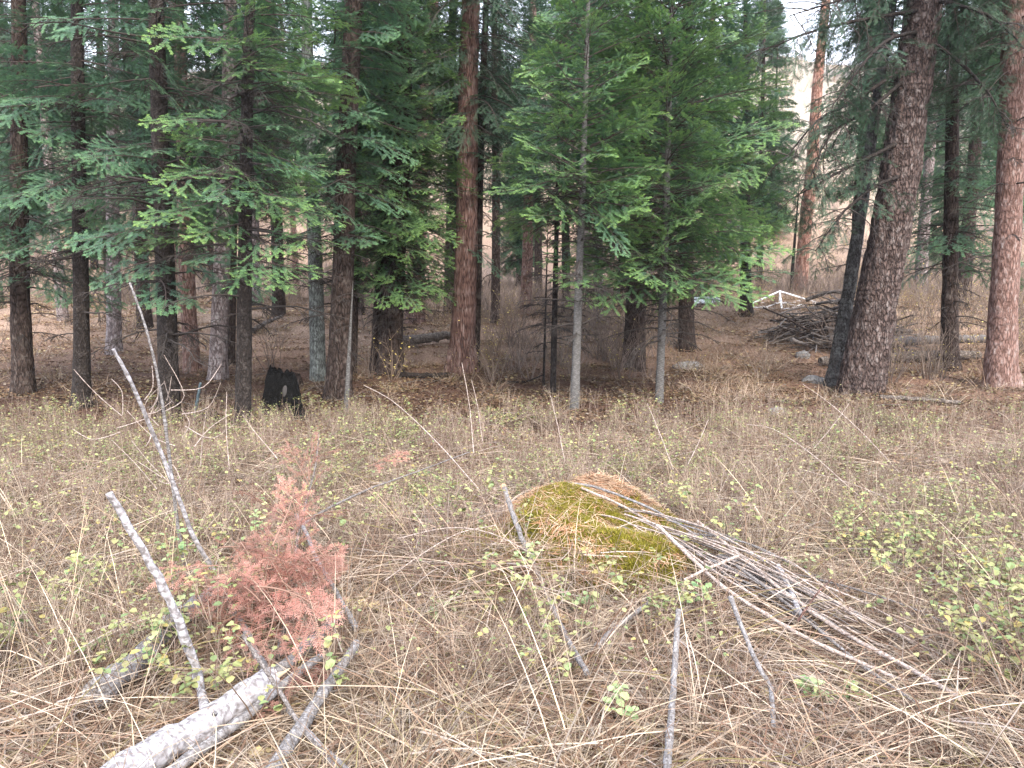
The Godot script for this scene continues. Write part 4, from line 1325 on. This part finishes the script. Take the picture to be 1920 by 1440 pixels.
	stick("cane", "arching white cane over the top of the mound", [Vector3(0.309, 0.409, -4.750), Vector3(0.521, 0.396, -4.700), Vector3(0.767, 0.352, -4.500), Vector3(0.959, 0.293, -4.300), Vector3(1.118, 0.229, -4.050)], 0.009, 0.007, M.pale, 352, grp, "cane")
	stick("cane", "second cane running under the arching white one on the mound", [Vector3(0.434, 0.435, -4.510), Vector3(0.701, 0.318, -4.500), Vector3(0.876, 0.259, -4.200), Vector3(1.023, 0.223, -3.690), Vector3(1.177, 0.186, -3.400)], 0.008, 0.006, M.cane, 353, grp, "cane")
	stick("cane", "dark-jointed cane in the middle of the bundle", [Vector3(1.163, 0.234, -3.700), Vector3(1.283, 0.182, -3.410), Vector3(1.374, 0.138, -3.130), Vector3(1.441, 0.111, -2.870), Vector3(1.501, 0.117, -2.580)], 0.008, 0.007, M.grey_stick, 354, grp, "cane")
	stick("cane", "short speckled stub leaning across the outermost cane", [Vector3(1.372, 0.241, -3.680), Vector3(1.377, 0.183, -3.540), Vector3(1.340, 0.159, -3.290)], 0.0145, 0.013, M.white, 355, grp, "stick")
	stick("stick", "thin stick crossing the bundle from lower left to upper right", [Vector3(0.846, 0.232, -3.500), Vector3(0.984, 0.276, -3.550), Vector3(1.160, 0.303, -3.650)], 0.0075, 0.007, M.cane, 356)
	stick("stick", "reddish twig crossing the outermost cane", [Vector3(1.293, 0.156, -3.200), Vector3(1.415, 0.240, -3.300), Vector3(1.531, 0.279, -3.400)], 0.006, 0.003, M.red, 357)
	for i in 44:
		var k := r.randf()
		var a := (Vector3(0.633, 0.369, -4.500)).lerp(Vector3(1.265, 0.202, -3.670), k) + Vector3(r.randf_range(-0.15, 0.15), r.randf_range(-0.10, 0.0), r.randf_range(-0.1, 0.1))
		var d := (Vector3(1.745, 0.149, -3.030) - Vector3(0.895, 0.339, -4.150)).normalized()
		d = (d + Vector3(r.randf_range(-0.12, 0.12), r.randf_range(-0.04, 0.05), r.randf_range(-0.12, 0.12))).normalized()
		var l := r.randf_range(0.6, 1.5)
		stick("thin_cane", "thin pale cane among the bundle right of the mound", [a, a + d * l * 0.5 + Vector3(r.randf_range(-0.03, 0.03), r.randf_range(0.02, 0.08), 0), a + d * l], r.randf_range(0.004, 0.0065), 0.003, [M.cane, M.cane, M.pale, M.grey_stick][i % 4], 360 + i, "thin canes of the bundle", "cane", 6)
	# fallen fir top with rust-red needles
	var rust := []
	for k in 5:
		rust.append(fir_branch(0.5, 900 + k, lin(0.30, 0.12, 0.09) * [1.0, 0.75, 1.2, 0.6, 1.0][k], lin(0.56, 0.305, 0.24) * [1.0, 0.7, 1.1, 0.6, 0.9][k], lin(0.20, 0.12, 0.09), 0.030, 0.0048, 0.0125, 0.068, 0.1, 0.35))
	t = thing("dead_fir_top", "fallen fir top with rust-red needles behind the white log", "dead fir", Vector3(-0.949, 0.172, -2.840))
	part(t, "stem", stick_mesh([Vector3(-0.943, 0.171, -2.820), Vector3(-1.062, 0.186, -3.400), Vector3(-1.132, 0.373, -3.800), Vector3(-1.200, 0.579, -4.400), Vector3(-1.248, 0.738, -4.700)], 0.012, 0.004, M.log, 901, 6, t.position))
	var from := [Vector3(-1.062, 0.186, -3.400), Vector3(-1.061, 0.212, -3.400), Vector3(-1.062, 0.246, -3.450), Vector3(-1.076, 0.253, -3.500), Vector3(-1.090, 0.327, -3.600), Vector3(-1.074, 0.308, -3.500), Vector3(-1.132, 0.373, -3.800), Vector3(-1.146, 0.386, -3.850), Vector3(-1.146, 0.400, -3.900), Vector3(-1.207, 0.538, -4.300), Vector3(-1.204, 0.558, -4.350), Vector3(-1.208, 0.505, -4.300), Vector3(-0.998, 0.178, -3.070), Vector3(-0.968, 0.178, -2.970), Vector3(-1.019, 0.180, -3.120), Vector3(-1.027, 0.176, -3.240), Vector3(-1.170, 0.463, -4.100), Vector3(-1.226, 0.624, -4.500), Vector3(-1.020, 0.178, -3.180), Vector3(-1.047, 0.180, -3.350)]
	var to := [Vector3(-1.271, 0.211, -3.000), Vector3(-1.246, 0.419, -3.200), Vector3(-0.773, 0.194, -3.200), Vector3(-1.242, 0.476, -3.400), Vector3(-0.840, 0.382, -3.300), Vector3(-1.039, 0.577, -3.500), Vector3(-1.434, 0.604, -3.800), Vector3(-1.268, 0.637, -3.900), Vector3(-0.875, 0.489, -3.800), Vector3(-1.194, 0.810, -4.400), Vector3(-0.911, 0.739, -4.600), Vector3(-1.357, 0.744, -4.400), Vector3(-1.135, 0.182, -2.820), Vector3(-0.780, 0.157, -2.620), Vector3(-0.775, 0.159, -3.010), Vector3(-1.084, 0.329, -3.000), Vector3(-1.032, 0.673, -4.000), Vector3(-1.059, 0.657, -4.500), Vector3(-1.359, 0.294, -3.200), Vector3(-1.052, 0.468, -3.200)]
	for i in from.size():
		if i in [10]:
			continue
		var a := from[i] as Vector3
		var b := to[i] as Vector3
		var L := a.distance_to(b)
		part(t, "frond", rust[i % 5], aim(b - a + Vector3.UP * 0.05, r.randf_range(-0.9, 0.9), L / 0.5, a - t.position))
	for i in 44:
		var a := [Vector3(-1.051, 0.176, -3.240), Vector3(-1.045, 0.187, -3.000), Vector3(-1.023, 0.186, -3.400), Vector3(-1.217, 0.228, -3.300)][i % 4] as Vector3
		a += Vector3(r.randf_range(-0.16, 0.16), r.randf_range(0.02, 0.26), r.randf_range(-0.1, 0.12))
		var d := Vector3(r.randf_range(-1.0, 0.9), r.randf_range(-0.35, 0.28), r.randf_range(-0.5, 0.8)).normalized()
		part(t, "frond", rust[i % 5], aim(d, r.randf_range(-1.0, 1.0), r.randf_range(0.4, 0.75), a - t.position))
	# rust sprigs dropped on the log
	for q in [[Vector3(-1.120, 0.150, -2.310), Vector3(-1.040, 0.150, -2.420), "rust-red fir sprig lying on the white log"], [Vector3(-0.924, 0.146, -2.460), Vector3(-0.858, 0.155, -2.550), "rust-red fir sprig between the white log and the lichened branch"], [Vector3(-0.756, 0.157, -2.640), Vector3(-0.673, 0.163, -2.720), "small rust-red fir sprig right of the white log's broken end"], [Vector3(-1.055, 0.390, -5.300), Vector3(-0.794, 0.509, -5.400), "rust-red dead spray in the grass right of the fallen fir top"]]:
		var o := MeshInstance3D.new()
		o.name = numbered("dead_sprig")
		o.mesh = rust[2]
		o.transform = aim(q[1] - q[0], 0.3, (q[1] - q[0]).length() / 0.5, q[0])
		add_child(o)
		tag(o, q[2], "sprig")

func mound() -> void:
	var n := FastNoiseLite.new()
	n.seed = 8
	n.frequency = 2.2
	n.fractal_octaves = 3
	var moss := func(x: float, z: float) -> float:
		# moss on the face toward the viewer and in patches, needles on the top
		var w := (z - MC.z) / 0.8
		return clampf(ss(-0.42, -0.12, w + 0.65 * n.get_noise_2d(x * 1.3, z * 1.3) + 0.35 * (x - MC.x)), 0.0, 1.0)
	var t := thing("mossy_mound", "low mound covered with yellow-green moss and orange needles", "mound", on(MC.x, MC.z))
	var N := 84
	var v := PackedVector3Array()
	var c := PackedColorArray()
	var idx := PackedInt32Array()
	for j in N + 1:
		for i in N + 1:
			var x := MC.x - 1.22 + 2.1 * i / N
			var z := MC.z - 0.98 + 2.15 * j / N
			var h := mound_h(x, z)
			var y := ht(x, z) - 0.05 + (h + 0.05 + 0.022 * n.get_noise_2d(x * 3.0, z * 3.0) if h > 0.0 else 0.0)
			v.push_back(Vector3(x, y, z) - t.position)
			var k := 0.5 + 0.5 * n.get_noise_2d(x * 5.0, z * 5.0)
			c.push_back((lin(0.20, 0.105, 0.06) * (0.7 + 0.6 * k)).lerp(lin(0.085, 0.085, 0.018) * (0.7 + 0.6 * k), moss.call(x, z)))
	for j in N:
		for i in N:
			var a := j * (N + 1) + i
			var b := a + N + 1
			for q in [a, a + 1, b + 1, a, b + 1, b]:
				idx.push_back(q)
	var arr := []
	arr.resize(Mesh.ARRAY_MAX)
	arr[Mesh.ARRAY_VERTEX] = v
	arr[Mesh.ARRAY_COLOR] = c
	arr[Mesh.ARRAY_INDEX] = idx
	var st := SurfaceTool.new()
	st.create_from_arrays(arr)
	st.generate_normals()
	var m := st.commit()
	m.surface_set_material(0, M.mound)
	part(t, "earth", m)
	# moss tufts and needles lying on it
	var r := rng(55)
	var mb := MB.new()
	for i in 46:
		var a := r.randf() * TAU
		var p := Vector3(cos(a), 0, sin(a)) * 0.022 * sqrt(r.randf())
		var b := r.randf() * TAU
		var l := r.randf_range(0.010, 0.024)
		var d := Vector3(cos(b) * 0.6, 1, sin(b) * 0.6).normalized()
		var sd := d.cross(Vector3(sin(a), 0.3, cos(a))).normalized() * 0.0022
		mb.tri(p - sd, p + d * l, p + sd, lin(0.255, 0.225, 0.03) * r.randf_range(0.6, 1.35))
	var tuft := mb.mesh(M.leaf)
	mb = MB.new()
	for i in 30:
		var a := r.randf() * TAU
		var p := Vector3(cos(a), 0, sin(a)) * 0.05 * sqrt(r.randf()) + Vector3.UP * r.randf_range(0.0, 0.016)
		var b := r.randf() * TAU
		var d := Vector3(cos(b), r.randf_range(-0.15, 0.3), sin(b)).normalized() * r.randf_range(0.03, 0.07)
		var sd := d.cross(Vector3.UP).normalized() * 0.0013
		mb.quad(p - sd, p + d - sd * 0.5, p + d + sd * 0.5, p + sd, [lin(0.38, 0.20, 0.11), lin(0.30, 0.15, 0.08), lin(0.42, 0.30, 0.20)][r.randi() % 3] * r.randf_range(0.75, 1.2))
	var needle := mb.mesh(M.litter)
	var ta := []
	var ca := []
	var tb := []
	var cb := []
	for i in 32000:
		var x := MC.x + r.randf_range(-1.1, 0.8)
		var z := MC.z + r.randf_range(-0.9, 1.1)
		var h := mound_h(x, z)
		if h < 0.03:
			continue
		var k: float = moss.call(x, z)
		var p := Vector3(x, ht(x, z) + h - 0.004, z) - t.position
		var g := Vector3(mound_h(x - 0.03, z) - mound_h(x + 0.03, z), 0.06, mound_h(x, z - 0.03) - mound_h(x, z + 0.03)).normalized()
		var y := g.lerp(Vector3.UP, 0.35).normalized()
		var xx := y.cross(Vector3(0.3, 0.1, 1)).normalized()
		var bs := Basis(xx, y, xx.cross(y)).rotated(y, r.randf() * TAU)
		if r.randf() < k * 0.92:
			ta.append(Transform3D(bs.scaled(Vector3.ONE * r.randf_range(0.7, 1.4) * (1.0 + 0.6 * maxf(0.0, n.get_noise_2d(x * 4.0 + 7.0, z * 4.0) * 2.0))), p))
			ca.append(Color.WHITE * (0.75 + 0.5 * r.randf()))
		elif r.randf() < 0.5:
			tb.append(Transform3D(bs.scaled(Vector3.ONE * r.randf_range(0.8, 1.6)), p))
			cb.append(Color.WHITE * (0.8 + 0.4 * r.randf()))
	copies("moss", tuft, ta, ca, t)
	copies("fallen_needles", needle, tb, cb, t)

func cover() -> void:
	var base_n := FastNoiseLite.new()
	base_n.seed = 12
	base_n.frequency = 0.35
	var tint := func(r: RandomNumberGenerator, x: float, z: float, lo: float, hi: float) -> Color:
		var k := 0.5 + 0.5 * base_n.get_noise_2d(x, z)
		var c := lin(1.02, 0.95, 0.91).lerp(lin(0.97, 0.96, 0.82), k) * r.randf_range(lo, hi)
		return c
	var spot := func(r: RandomNumberGenerator, d0: float, d1: float, power: float) -> Vector2:
		var d := lerpf(d0, d1, pow(r.randf(), power))
		var half := 0.73 * d + 0.5
		return Vector2(r.randf_range(-half, half), -d)
	var lift := func(x: float, z: float) -> float:
		return mound_h(x, z)
	var by_log := func(x: float, z: float) -> float:
		return Geometry2D.get_closest_point_to_segment(Vector2(x, z), Vector2(LOG_A.x, LOG_A.z), Vector2(LOG_B.x, LOG_B.z)).distance_to(Vector2(x, z))
	var by_cane := func(x: float, z: float) -> float:
		return Geometry2D.get_closest_point_to_segment(Vector2(x, z), Vector2(CANE_A.x, CANE_A.z), Vector2(CANE_B.x, CANE_B.z)).distance_to(Vector2(x, z))
	var hollow := func(r: RandomNumberGenerator, x: float, z: float) -> bool:
		return r.randf() < 0.8 * ss(0.02, 0.22, base_n.get_noise_2d(x * 3.4 + 90.0, z * 3.4))
	# litter under everything
	var lit := []
	for k in 4:
		lit.append(litter_mesh(1100 + k, 90, 0.34, 0.045))
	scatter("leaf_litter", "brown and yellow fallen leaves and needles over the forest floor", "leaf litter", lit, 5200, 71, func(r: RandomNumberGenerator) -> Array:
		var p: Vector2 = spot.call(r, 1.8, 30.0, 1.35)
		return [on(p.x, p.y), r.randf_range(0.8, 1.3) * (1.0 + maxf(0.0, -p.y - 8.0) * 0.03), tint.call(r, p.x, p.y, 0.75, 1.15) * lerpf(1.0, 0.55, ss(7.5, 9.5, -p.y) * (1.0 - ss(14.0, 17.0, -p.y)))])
	# matted straw of the foreground
	var mats := []
	for k in 5:
		mats.append(mat_mesh(1200 + k, 80, 0.30, 0.12))
	scatter("matted_straw", "flattened dry grass covering the foreground", "grass", mats, 2600, 72, func(r: RandomNumberGenerator) -> Array:
		var p: Vector2 = spot.call(r, 1.7, 9.6, 1.25)
		var thin := ss(6.0, 9.0, -p.y)
		if r.randf() < thin * 0.95 or dome(p.x, p.y) > (0.02 if p.x > MC.x - 0.25 else 0.12) or hollow.call(r, p.x, p.y) or (by_log.call(p.x, p.y) < 0.22 and r.randf() < 0.8):
			return []
		return [on(p.x, p.y, lift.call(p.x, p.y)), r.randf_range(0.8, 1.3), tint.call(r, p.x, p.y, 0.8, 1.15)])
	var tufts := []
	for k in 6:
		tufts.append(tuft_mesh(1300 + k, 26, 0.06, 0.22, 0.62, 1.0, 0.0055))
	scatter("dry_grass", "arching dry grass blades standing over the foreground", "grass", tufts, 1250, 73, func(r: RandomNumberGenerator) -> Array:
		var p: Vector2 = spot.call(r, 1.8, 9.8, 1.3)
		if dome(p.x, p.y) > 0.10 or r.randf() < 0.85 * ss(5.5, 9.3, -p.y) or (by_cane.call(p.x, p.y) < 0.26 and r.randf() < 0.9) or hollow.call(r, p.x, p.y) or (by_log.call(p.x, p.y) < 0.25 and r.randf() < 0.85):
			return []
		return [on(p.x, p.y, lift.call(p.x, p.y)), r.randf_range(0.6, 1.1), tint.call(r, p.x, p.y, 0.75, 1.15)])
	var longs := []
	for k in 4:
		longs.append(tuft_mesh(1350 + k, 13, 0.08, 0.4, 0.85, 1.0, 0.0058))
	scatter("long_grass", "long bleached grass blades bending over in the foreground", "grass", longs, 330, 79, func(r: RandomNumberGenerator) -> Array:
		var p: Vector2 = spot.call(r, 1.9, 5.4, 1.0)
		if dome(p.x, p.y) > 0.02 or (by_cane.call(p.x, p.y) < 0.4 and r.randf() < 0.92) or (by_log.call(p.x, p.y) < 0.25 and r.randf() < 0.85):
			return []
		return [on(p.x, p.y, lift.call(p.x, p.y)), r.randf_range(0.6, 1.0), tint.call(r, p.x, p.y, 0.9, 1.3)])
	# thin shrub stems with small leaves
	var st := []
	for k in 4:
		st.append(stems_mesh(1400 + k, 10, 1, 0.42))
	scatter("shrub_stems", "thin upright shrub stems with a few small pale leaves", "shrub", st, 1500, 74, func(r: RandomNumberGenerator) -> Array:
		var p: Vector2 = spot.call(r, 2.6, 10.5, 0.9)
		if dome(p.x, p.y) > 0.06 or (-p.y < 4.2 and r.randf() < 0.6) or by_cane.call(p.x, p.y) < 0.25 or r.randf() < 0.8 * ss(8.6, 10.0, -p.y):
			return []
		return [on(p.x, p.y, lift.call(p.x, p.y)), r.randf_range(0.7, 1.1), tint.call(r, p.x, p.y, 0.8, 1.2)])
	var lv := []
	for k in 4:
		lv.append(stems_mesh(1450 + k, 8, 11, 0.32))
	scatter("leafy_shrubs", "low shrub sprigs with round pale green leaves among the grass", "shrub", lv, 900, 75, func(r: RandomNumberGenerator) -> Array:
		var p: Vector2 = spot.call(r, 2.6, 10.5, 0.9)
		if dome(p.x, p.y) > 0.06 or by_cane.call(p.x, p.y) < 0.38 or Vector2(RED.x, RED.z).distance_to(p) < 0.5 or r.randf() < 0.8 * ss(8.6, 10.0, -p.y):
			return []
		if r.randf() > 0.08 + 1.0 * ss(-0.02, 0.25, base_n.get_noise_2d(p.x * 2.2 + 40.0, p.y * 2.2)) + (0.35 if p.x < -1.0 else 0.0):
			return []
		return [on(p.x, p.y, lift.call(p.x, p.y)), r.randf_range(0.75, 1.15) * (1.35 if -p.y < 4.6 else 1.0), tint.call(r, p.x, p.y, 0.85, 1.15)])
	# behind the trees: brush and dry grass
	var br := []
	for k in 4:
		br.append(brush_mesh(1500 + k, 1.1, 9, 0, lin(0.15, 0.12, 0.11)))
	for k in 2:
		br.append(brush_mesh(1510 + k, 0.9, 8, 1, lin(0.16, 0.12, 0.10)))
	scatter("brush_thicket", "leafless brush thicket between and behind the trees", "brush", br, 1500, 76, func(r: RandomNumberGenerator) -> Array:
		var p: Vector2 = spot.call(r, 13.5, 40.0, 1.0)
		var px := p.x / -p.y * 1383.0 + 960.0
		if px < 700.0 and -p.y < 24.0 and r.randf() < 0.85:
			return []
		if px > 1230.0 and px < 1560.0 and -p.y < 24.0 and r.randf() < 0.8:
			return []
		if px > 750.0 and px < 860.0 and -p.y < 21.0:
			return []
		return [on(p.x, p.y), r.randf_range(0.6, 1.4), tint.call(r, p.x, p.y, 0.8, 1.6)])
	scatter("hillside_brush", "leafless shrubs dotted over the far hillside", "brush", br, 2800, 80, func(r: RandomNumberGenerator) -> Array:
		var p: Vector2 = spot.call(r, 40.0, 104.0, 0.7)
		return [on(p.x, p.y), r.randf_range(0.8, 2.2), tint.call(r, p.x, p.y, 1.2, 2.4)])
	var gr := []
	for k in 5:
		gr.append(tuft_mesh(1600 + k, 40, 0.2, 0.14, 0.42, 1.0, 0.0062))
	scatter("slope_grass", "pale dry grass on the slope beyond the trees", "grass", gr, 6500, 77, func(r: RandomNumberGenerator) -> Array:
		var p: Vector2 = spot.call(r, 11.5, 48.0, 1.1)
		var px := p.x / -p.y * 1383.0 + 960.0
		var keep := 0.25 + 0.75 * ss(1200.0, 1330.0, px)
		if -p.y < 13.5 and px < 1250.0:
			keep = 0.1
		if -p.y < 15.5 and px > 1500.0:
			keep = 0.2
		if r.randf() > keep:
			return []
		var up := 1.2 if px > 1230.0 else 1.0
		return [on(p.x, p.y), r.randf_range(0.6, 1.2) * (1.0 + maxf(0.0, -p.y - 16.0) * 0.02), tint.call(r, p.x, p.y, 0.75 * up, 1.1 * up)])
	single_plants()

func single_plants() -> void:
	var r := rng(500)
	# tall single stalks that stand out
	var stalks := [
		[[Vector3(3.209, 0.185, -6.000), Vector3(3.001, 0.462, -6.200), Vector3(2.804, 0.686, -6.400), Vector3(2.578, 0.863, -6.500)], "long straight pale stalk slanting down to the right edge"],
		[[Vector3(2.741, 0.256, -6.600), Vector3(2.901, 0.462, -6.600), Vector3(3.045, 0.672, -6.600)], "short pale stalk crossing the long slanting one"],
		[[Vector3(2.503, 0.197, -5.200), Vector3(2.224, 0.468, -5.400), Vector3(2.011, 0.614, -5.600), Vector3(1.837, 0.635, -5.700)], "arched pale stalk in front of the grassy hollow at right"],
		[[Vector3(1.247, 0.300, -5.600), Vector3(1.171, 0.533, -5.700), Vector3(1.094, 0.771, -5.900)], "thin pale stalk left of the crossing pair below the pale-stemmed fir"],
		[[Vector3(1.362, 0.342, -5.600), Vector3(1.439, 0.510, -5.600), Vector3(1.535, 0.673, -5.700)], "thin stalk leaning right below the pale-stemmed fir"],
		[[Vector3(-0.307, 0.384, -5.800), Vector3(-0.350, 0.743, -6.000), Vector3(-0.423, 1.078, -6.200)], "tall pale stalk rising in front of the red trunk"],
		[[Vector3(-0.242, 0.432, -6.000), Vector3(-0.285, 0.743, -6.000), Vector3(-0.332, 0.955, -6.000)], "shorter stalk right of the tall one before the red trunk"],
		[[Vector3(0.427, 0.297, -5.800), Vector3(0.372, 0.583, -5.900), Vector3(0.315, 0.823, -6.000)], "pale stalk in front of the thin black sapling"],
		[[Vector3(-0.218, 0.315, -4.900), Vector3(-0.545, 0.569, -5.300), Vector3(-0.915, 0.807, -5.700), Vector3(-1.194, 0.922, -5.900)], "long pale stalk leaning left across the dark ground"],
		[[Vector3(-2.189, 0.300, -5.600), Vector3(-2.238, 0.618, -5.700), Vector3(-2.261, 0.879, -5.800)], "upright straw stalk in front of the slim ringed fir"],
		[[Vector3(-1.749, 0.428, -5.400), Vector3(-1.974, 0.652, -5.500), Vector3(-2.031, 0.746, -5.500)], "bent pale stalk curving over left of the charred stump"],
		[[Vector3(2.174, 0.107, -3.920), Vector3(2.104, 0.141, -4.410), Vector3(2.056, 0.168, -4.770)], "pale stalk at the right edge above the canes"],
		[[Vector3(2.814, 0.138, -5.200), Vector3(2.560, 0.220, -5.500), Vector3(2.270, 0.277, -5.700)], "long low stalk at the right above the leafy sprigs"],
		[[Vector3(-0.641, 0.277, -4.000), Vector3(-0.348, 0.370, -3.900), Vector3(-0.113, 0.373, -3.800), Vector3(0.111, 0.291, -3.700)], "arched grass stalk left of the mound"],
		[[Vector3(-0.648, 0.187, -3.600), Vector3(-0.457, 0.327, -3.600), Vector3(-0.268, 0.437, -3.600), Vector3(-0.080, 0.479, -3.600)], "grass stalk arching over the hollow left of the mound"]]
	for i in stalks.size():
		stick("grass_stalk", stalks[i][1], stalks[i][0], 0.0045, 0.0022, M.cane, 510 + i, "", "grass stalk", 5)
	# leafy sprigs that stand out in front of and around the mound
	var sprigs := [[Vector3(0.328, 0.181, -3.490), "green leafy sprig in front of the mossy face of the mound"], [Vector3(0.070, 0.331, -3.750), "green sprig beside the pale branch on the mound"], [Vector3(0.893, 0.279, -3.400), "leafy sprig left of the crossing thin stick"], [Vector3(1.195, 0.103, -2.800), "pale green leafy sprig under the canes at lower right"], [Vector3(1.350, 0.102, -2.720), "leafy sprig at the lower right below the bundle of canes"], [Vector3(0.434, 0.158, -2.580), "leafy sprig left of the upright grey stick"], [Vector3(-1.598, 0.380, -4.400), "bright green sprig left of the rust-red fir top"], [Vector3(-1.736, 0.405, -3.700), "leafy sprig between the white branches at the left edge"], [Vector3(-1.445, 0.335, -3.100), "leafy sprig below the bent white branch"], [Vector3(1.614, 0.185, -4.000), "green sprig right of the outermost cane"], [Vector3(-0.368, 0.121, -3.490), "green sprig in the grass left of the mound"], [Vector3(-1.398, 0.304, -2.800), "leafy sprig beside the half-buried grey log"]]
	for i in sprigs.size():
		var at: Vector3 = sprigs[i][0]
		var lf := MB.new()
		var tw := MB.new()
		var base := Vector3(at.x, ht(at.x, at.z) + mound_h(at.x, at.z), at.z)
		var up := maxf(at.y - base.y, 0.05)
		for k in 4:
			var e := Vector3(r.randf_range(-0.1, 0.1), up * r.randf_range(0.8, 1.15), r.randf_range(-0.1, 0.1))
			tw.tube([Vector3.ZERO, e * 0.5 + Vector3(0.01, 0.01, 0), e], [0.002, 0.0016, 0.001], 4, lin(0.2, 0.13, 0.09), null, false)
			for q in 7:
				leaf(lf, r, e * r.randf_range(0.65, 1.0) + Vector3(r.randf_range(-1, 1), r.randf_range(-1, 1), r.randf_range(-1, 1)) * 0.018, r.randf_range(0.026, 0.042), [lin(0.24, 0.36, 0.15), lin(0.34, 0.43, 0.2), lin(0.42, 0.44, 0.2)][r.randi() % 3] * r.randf_range(0.8, 1.1))
		var t := thing("leafy_sprig", sprigs[i][1], "sprig", base)
		part(t, "stems", tw.mesh(M.twig))
		part(t, "leaves", lf.mesh(M.leaf))
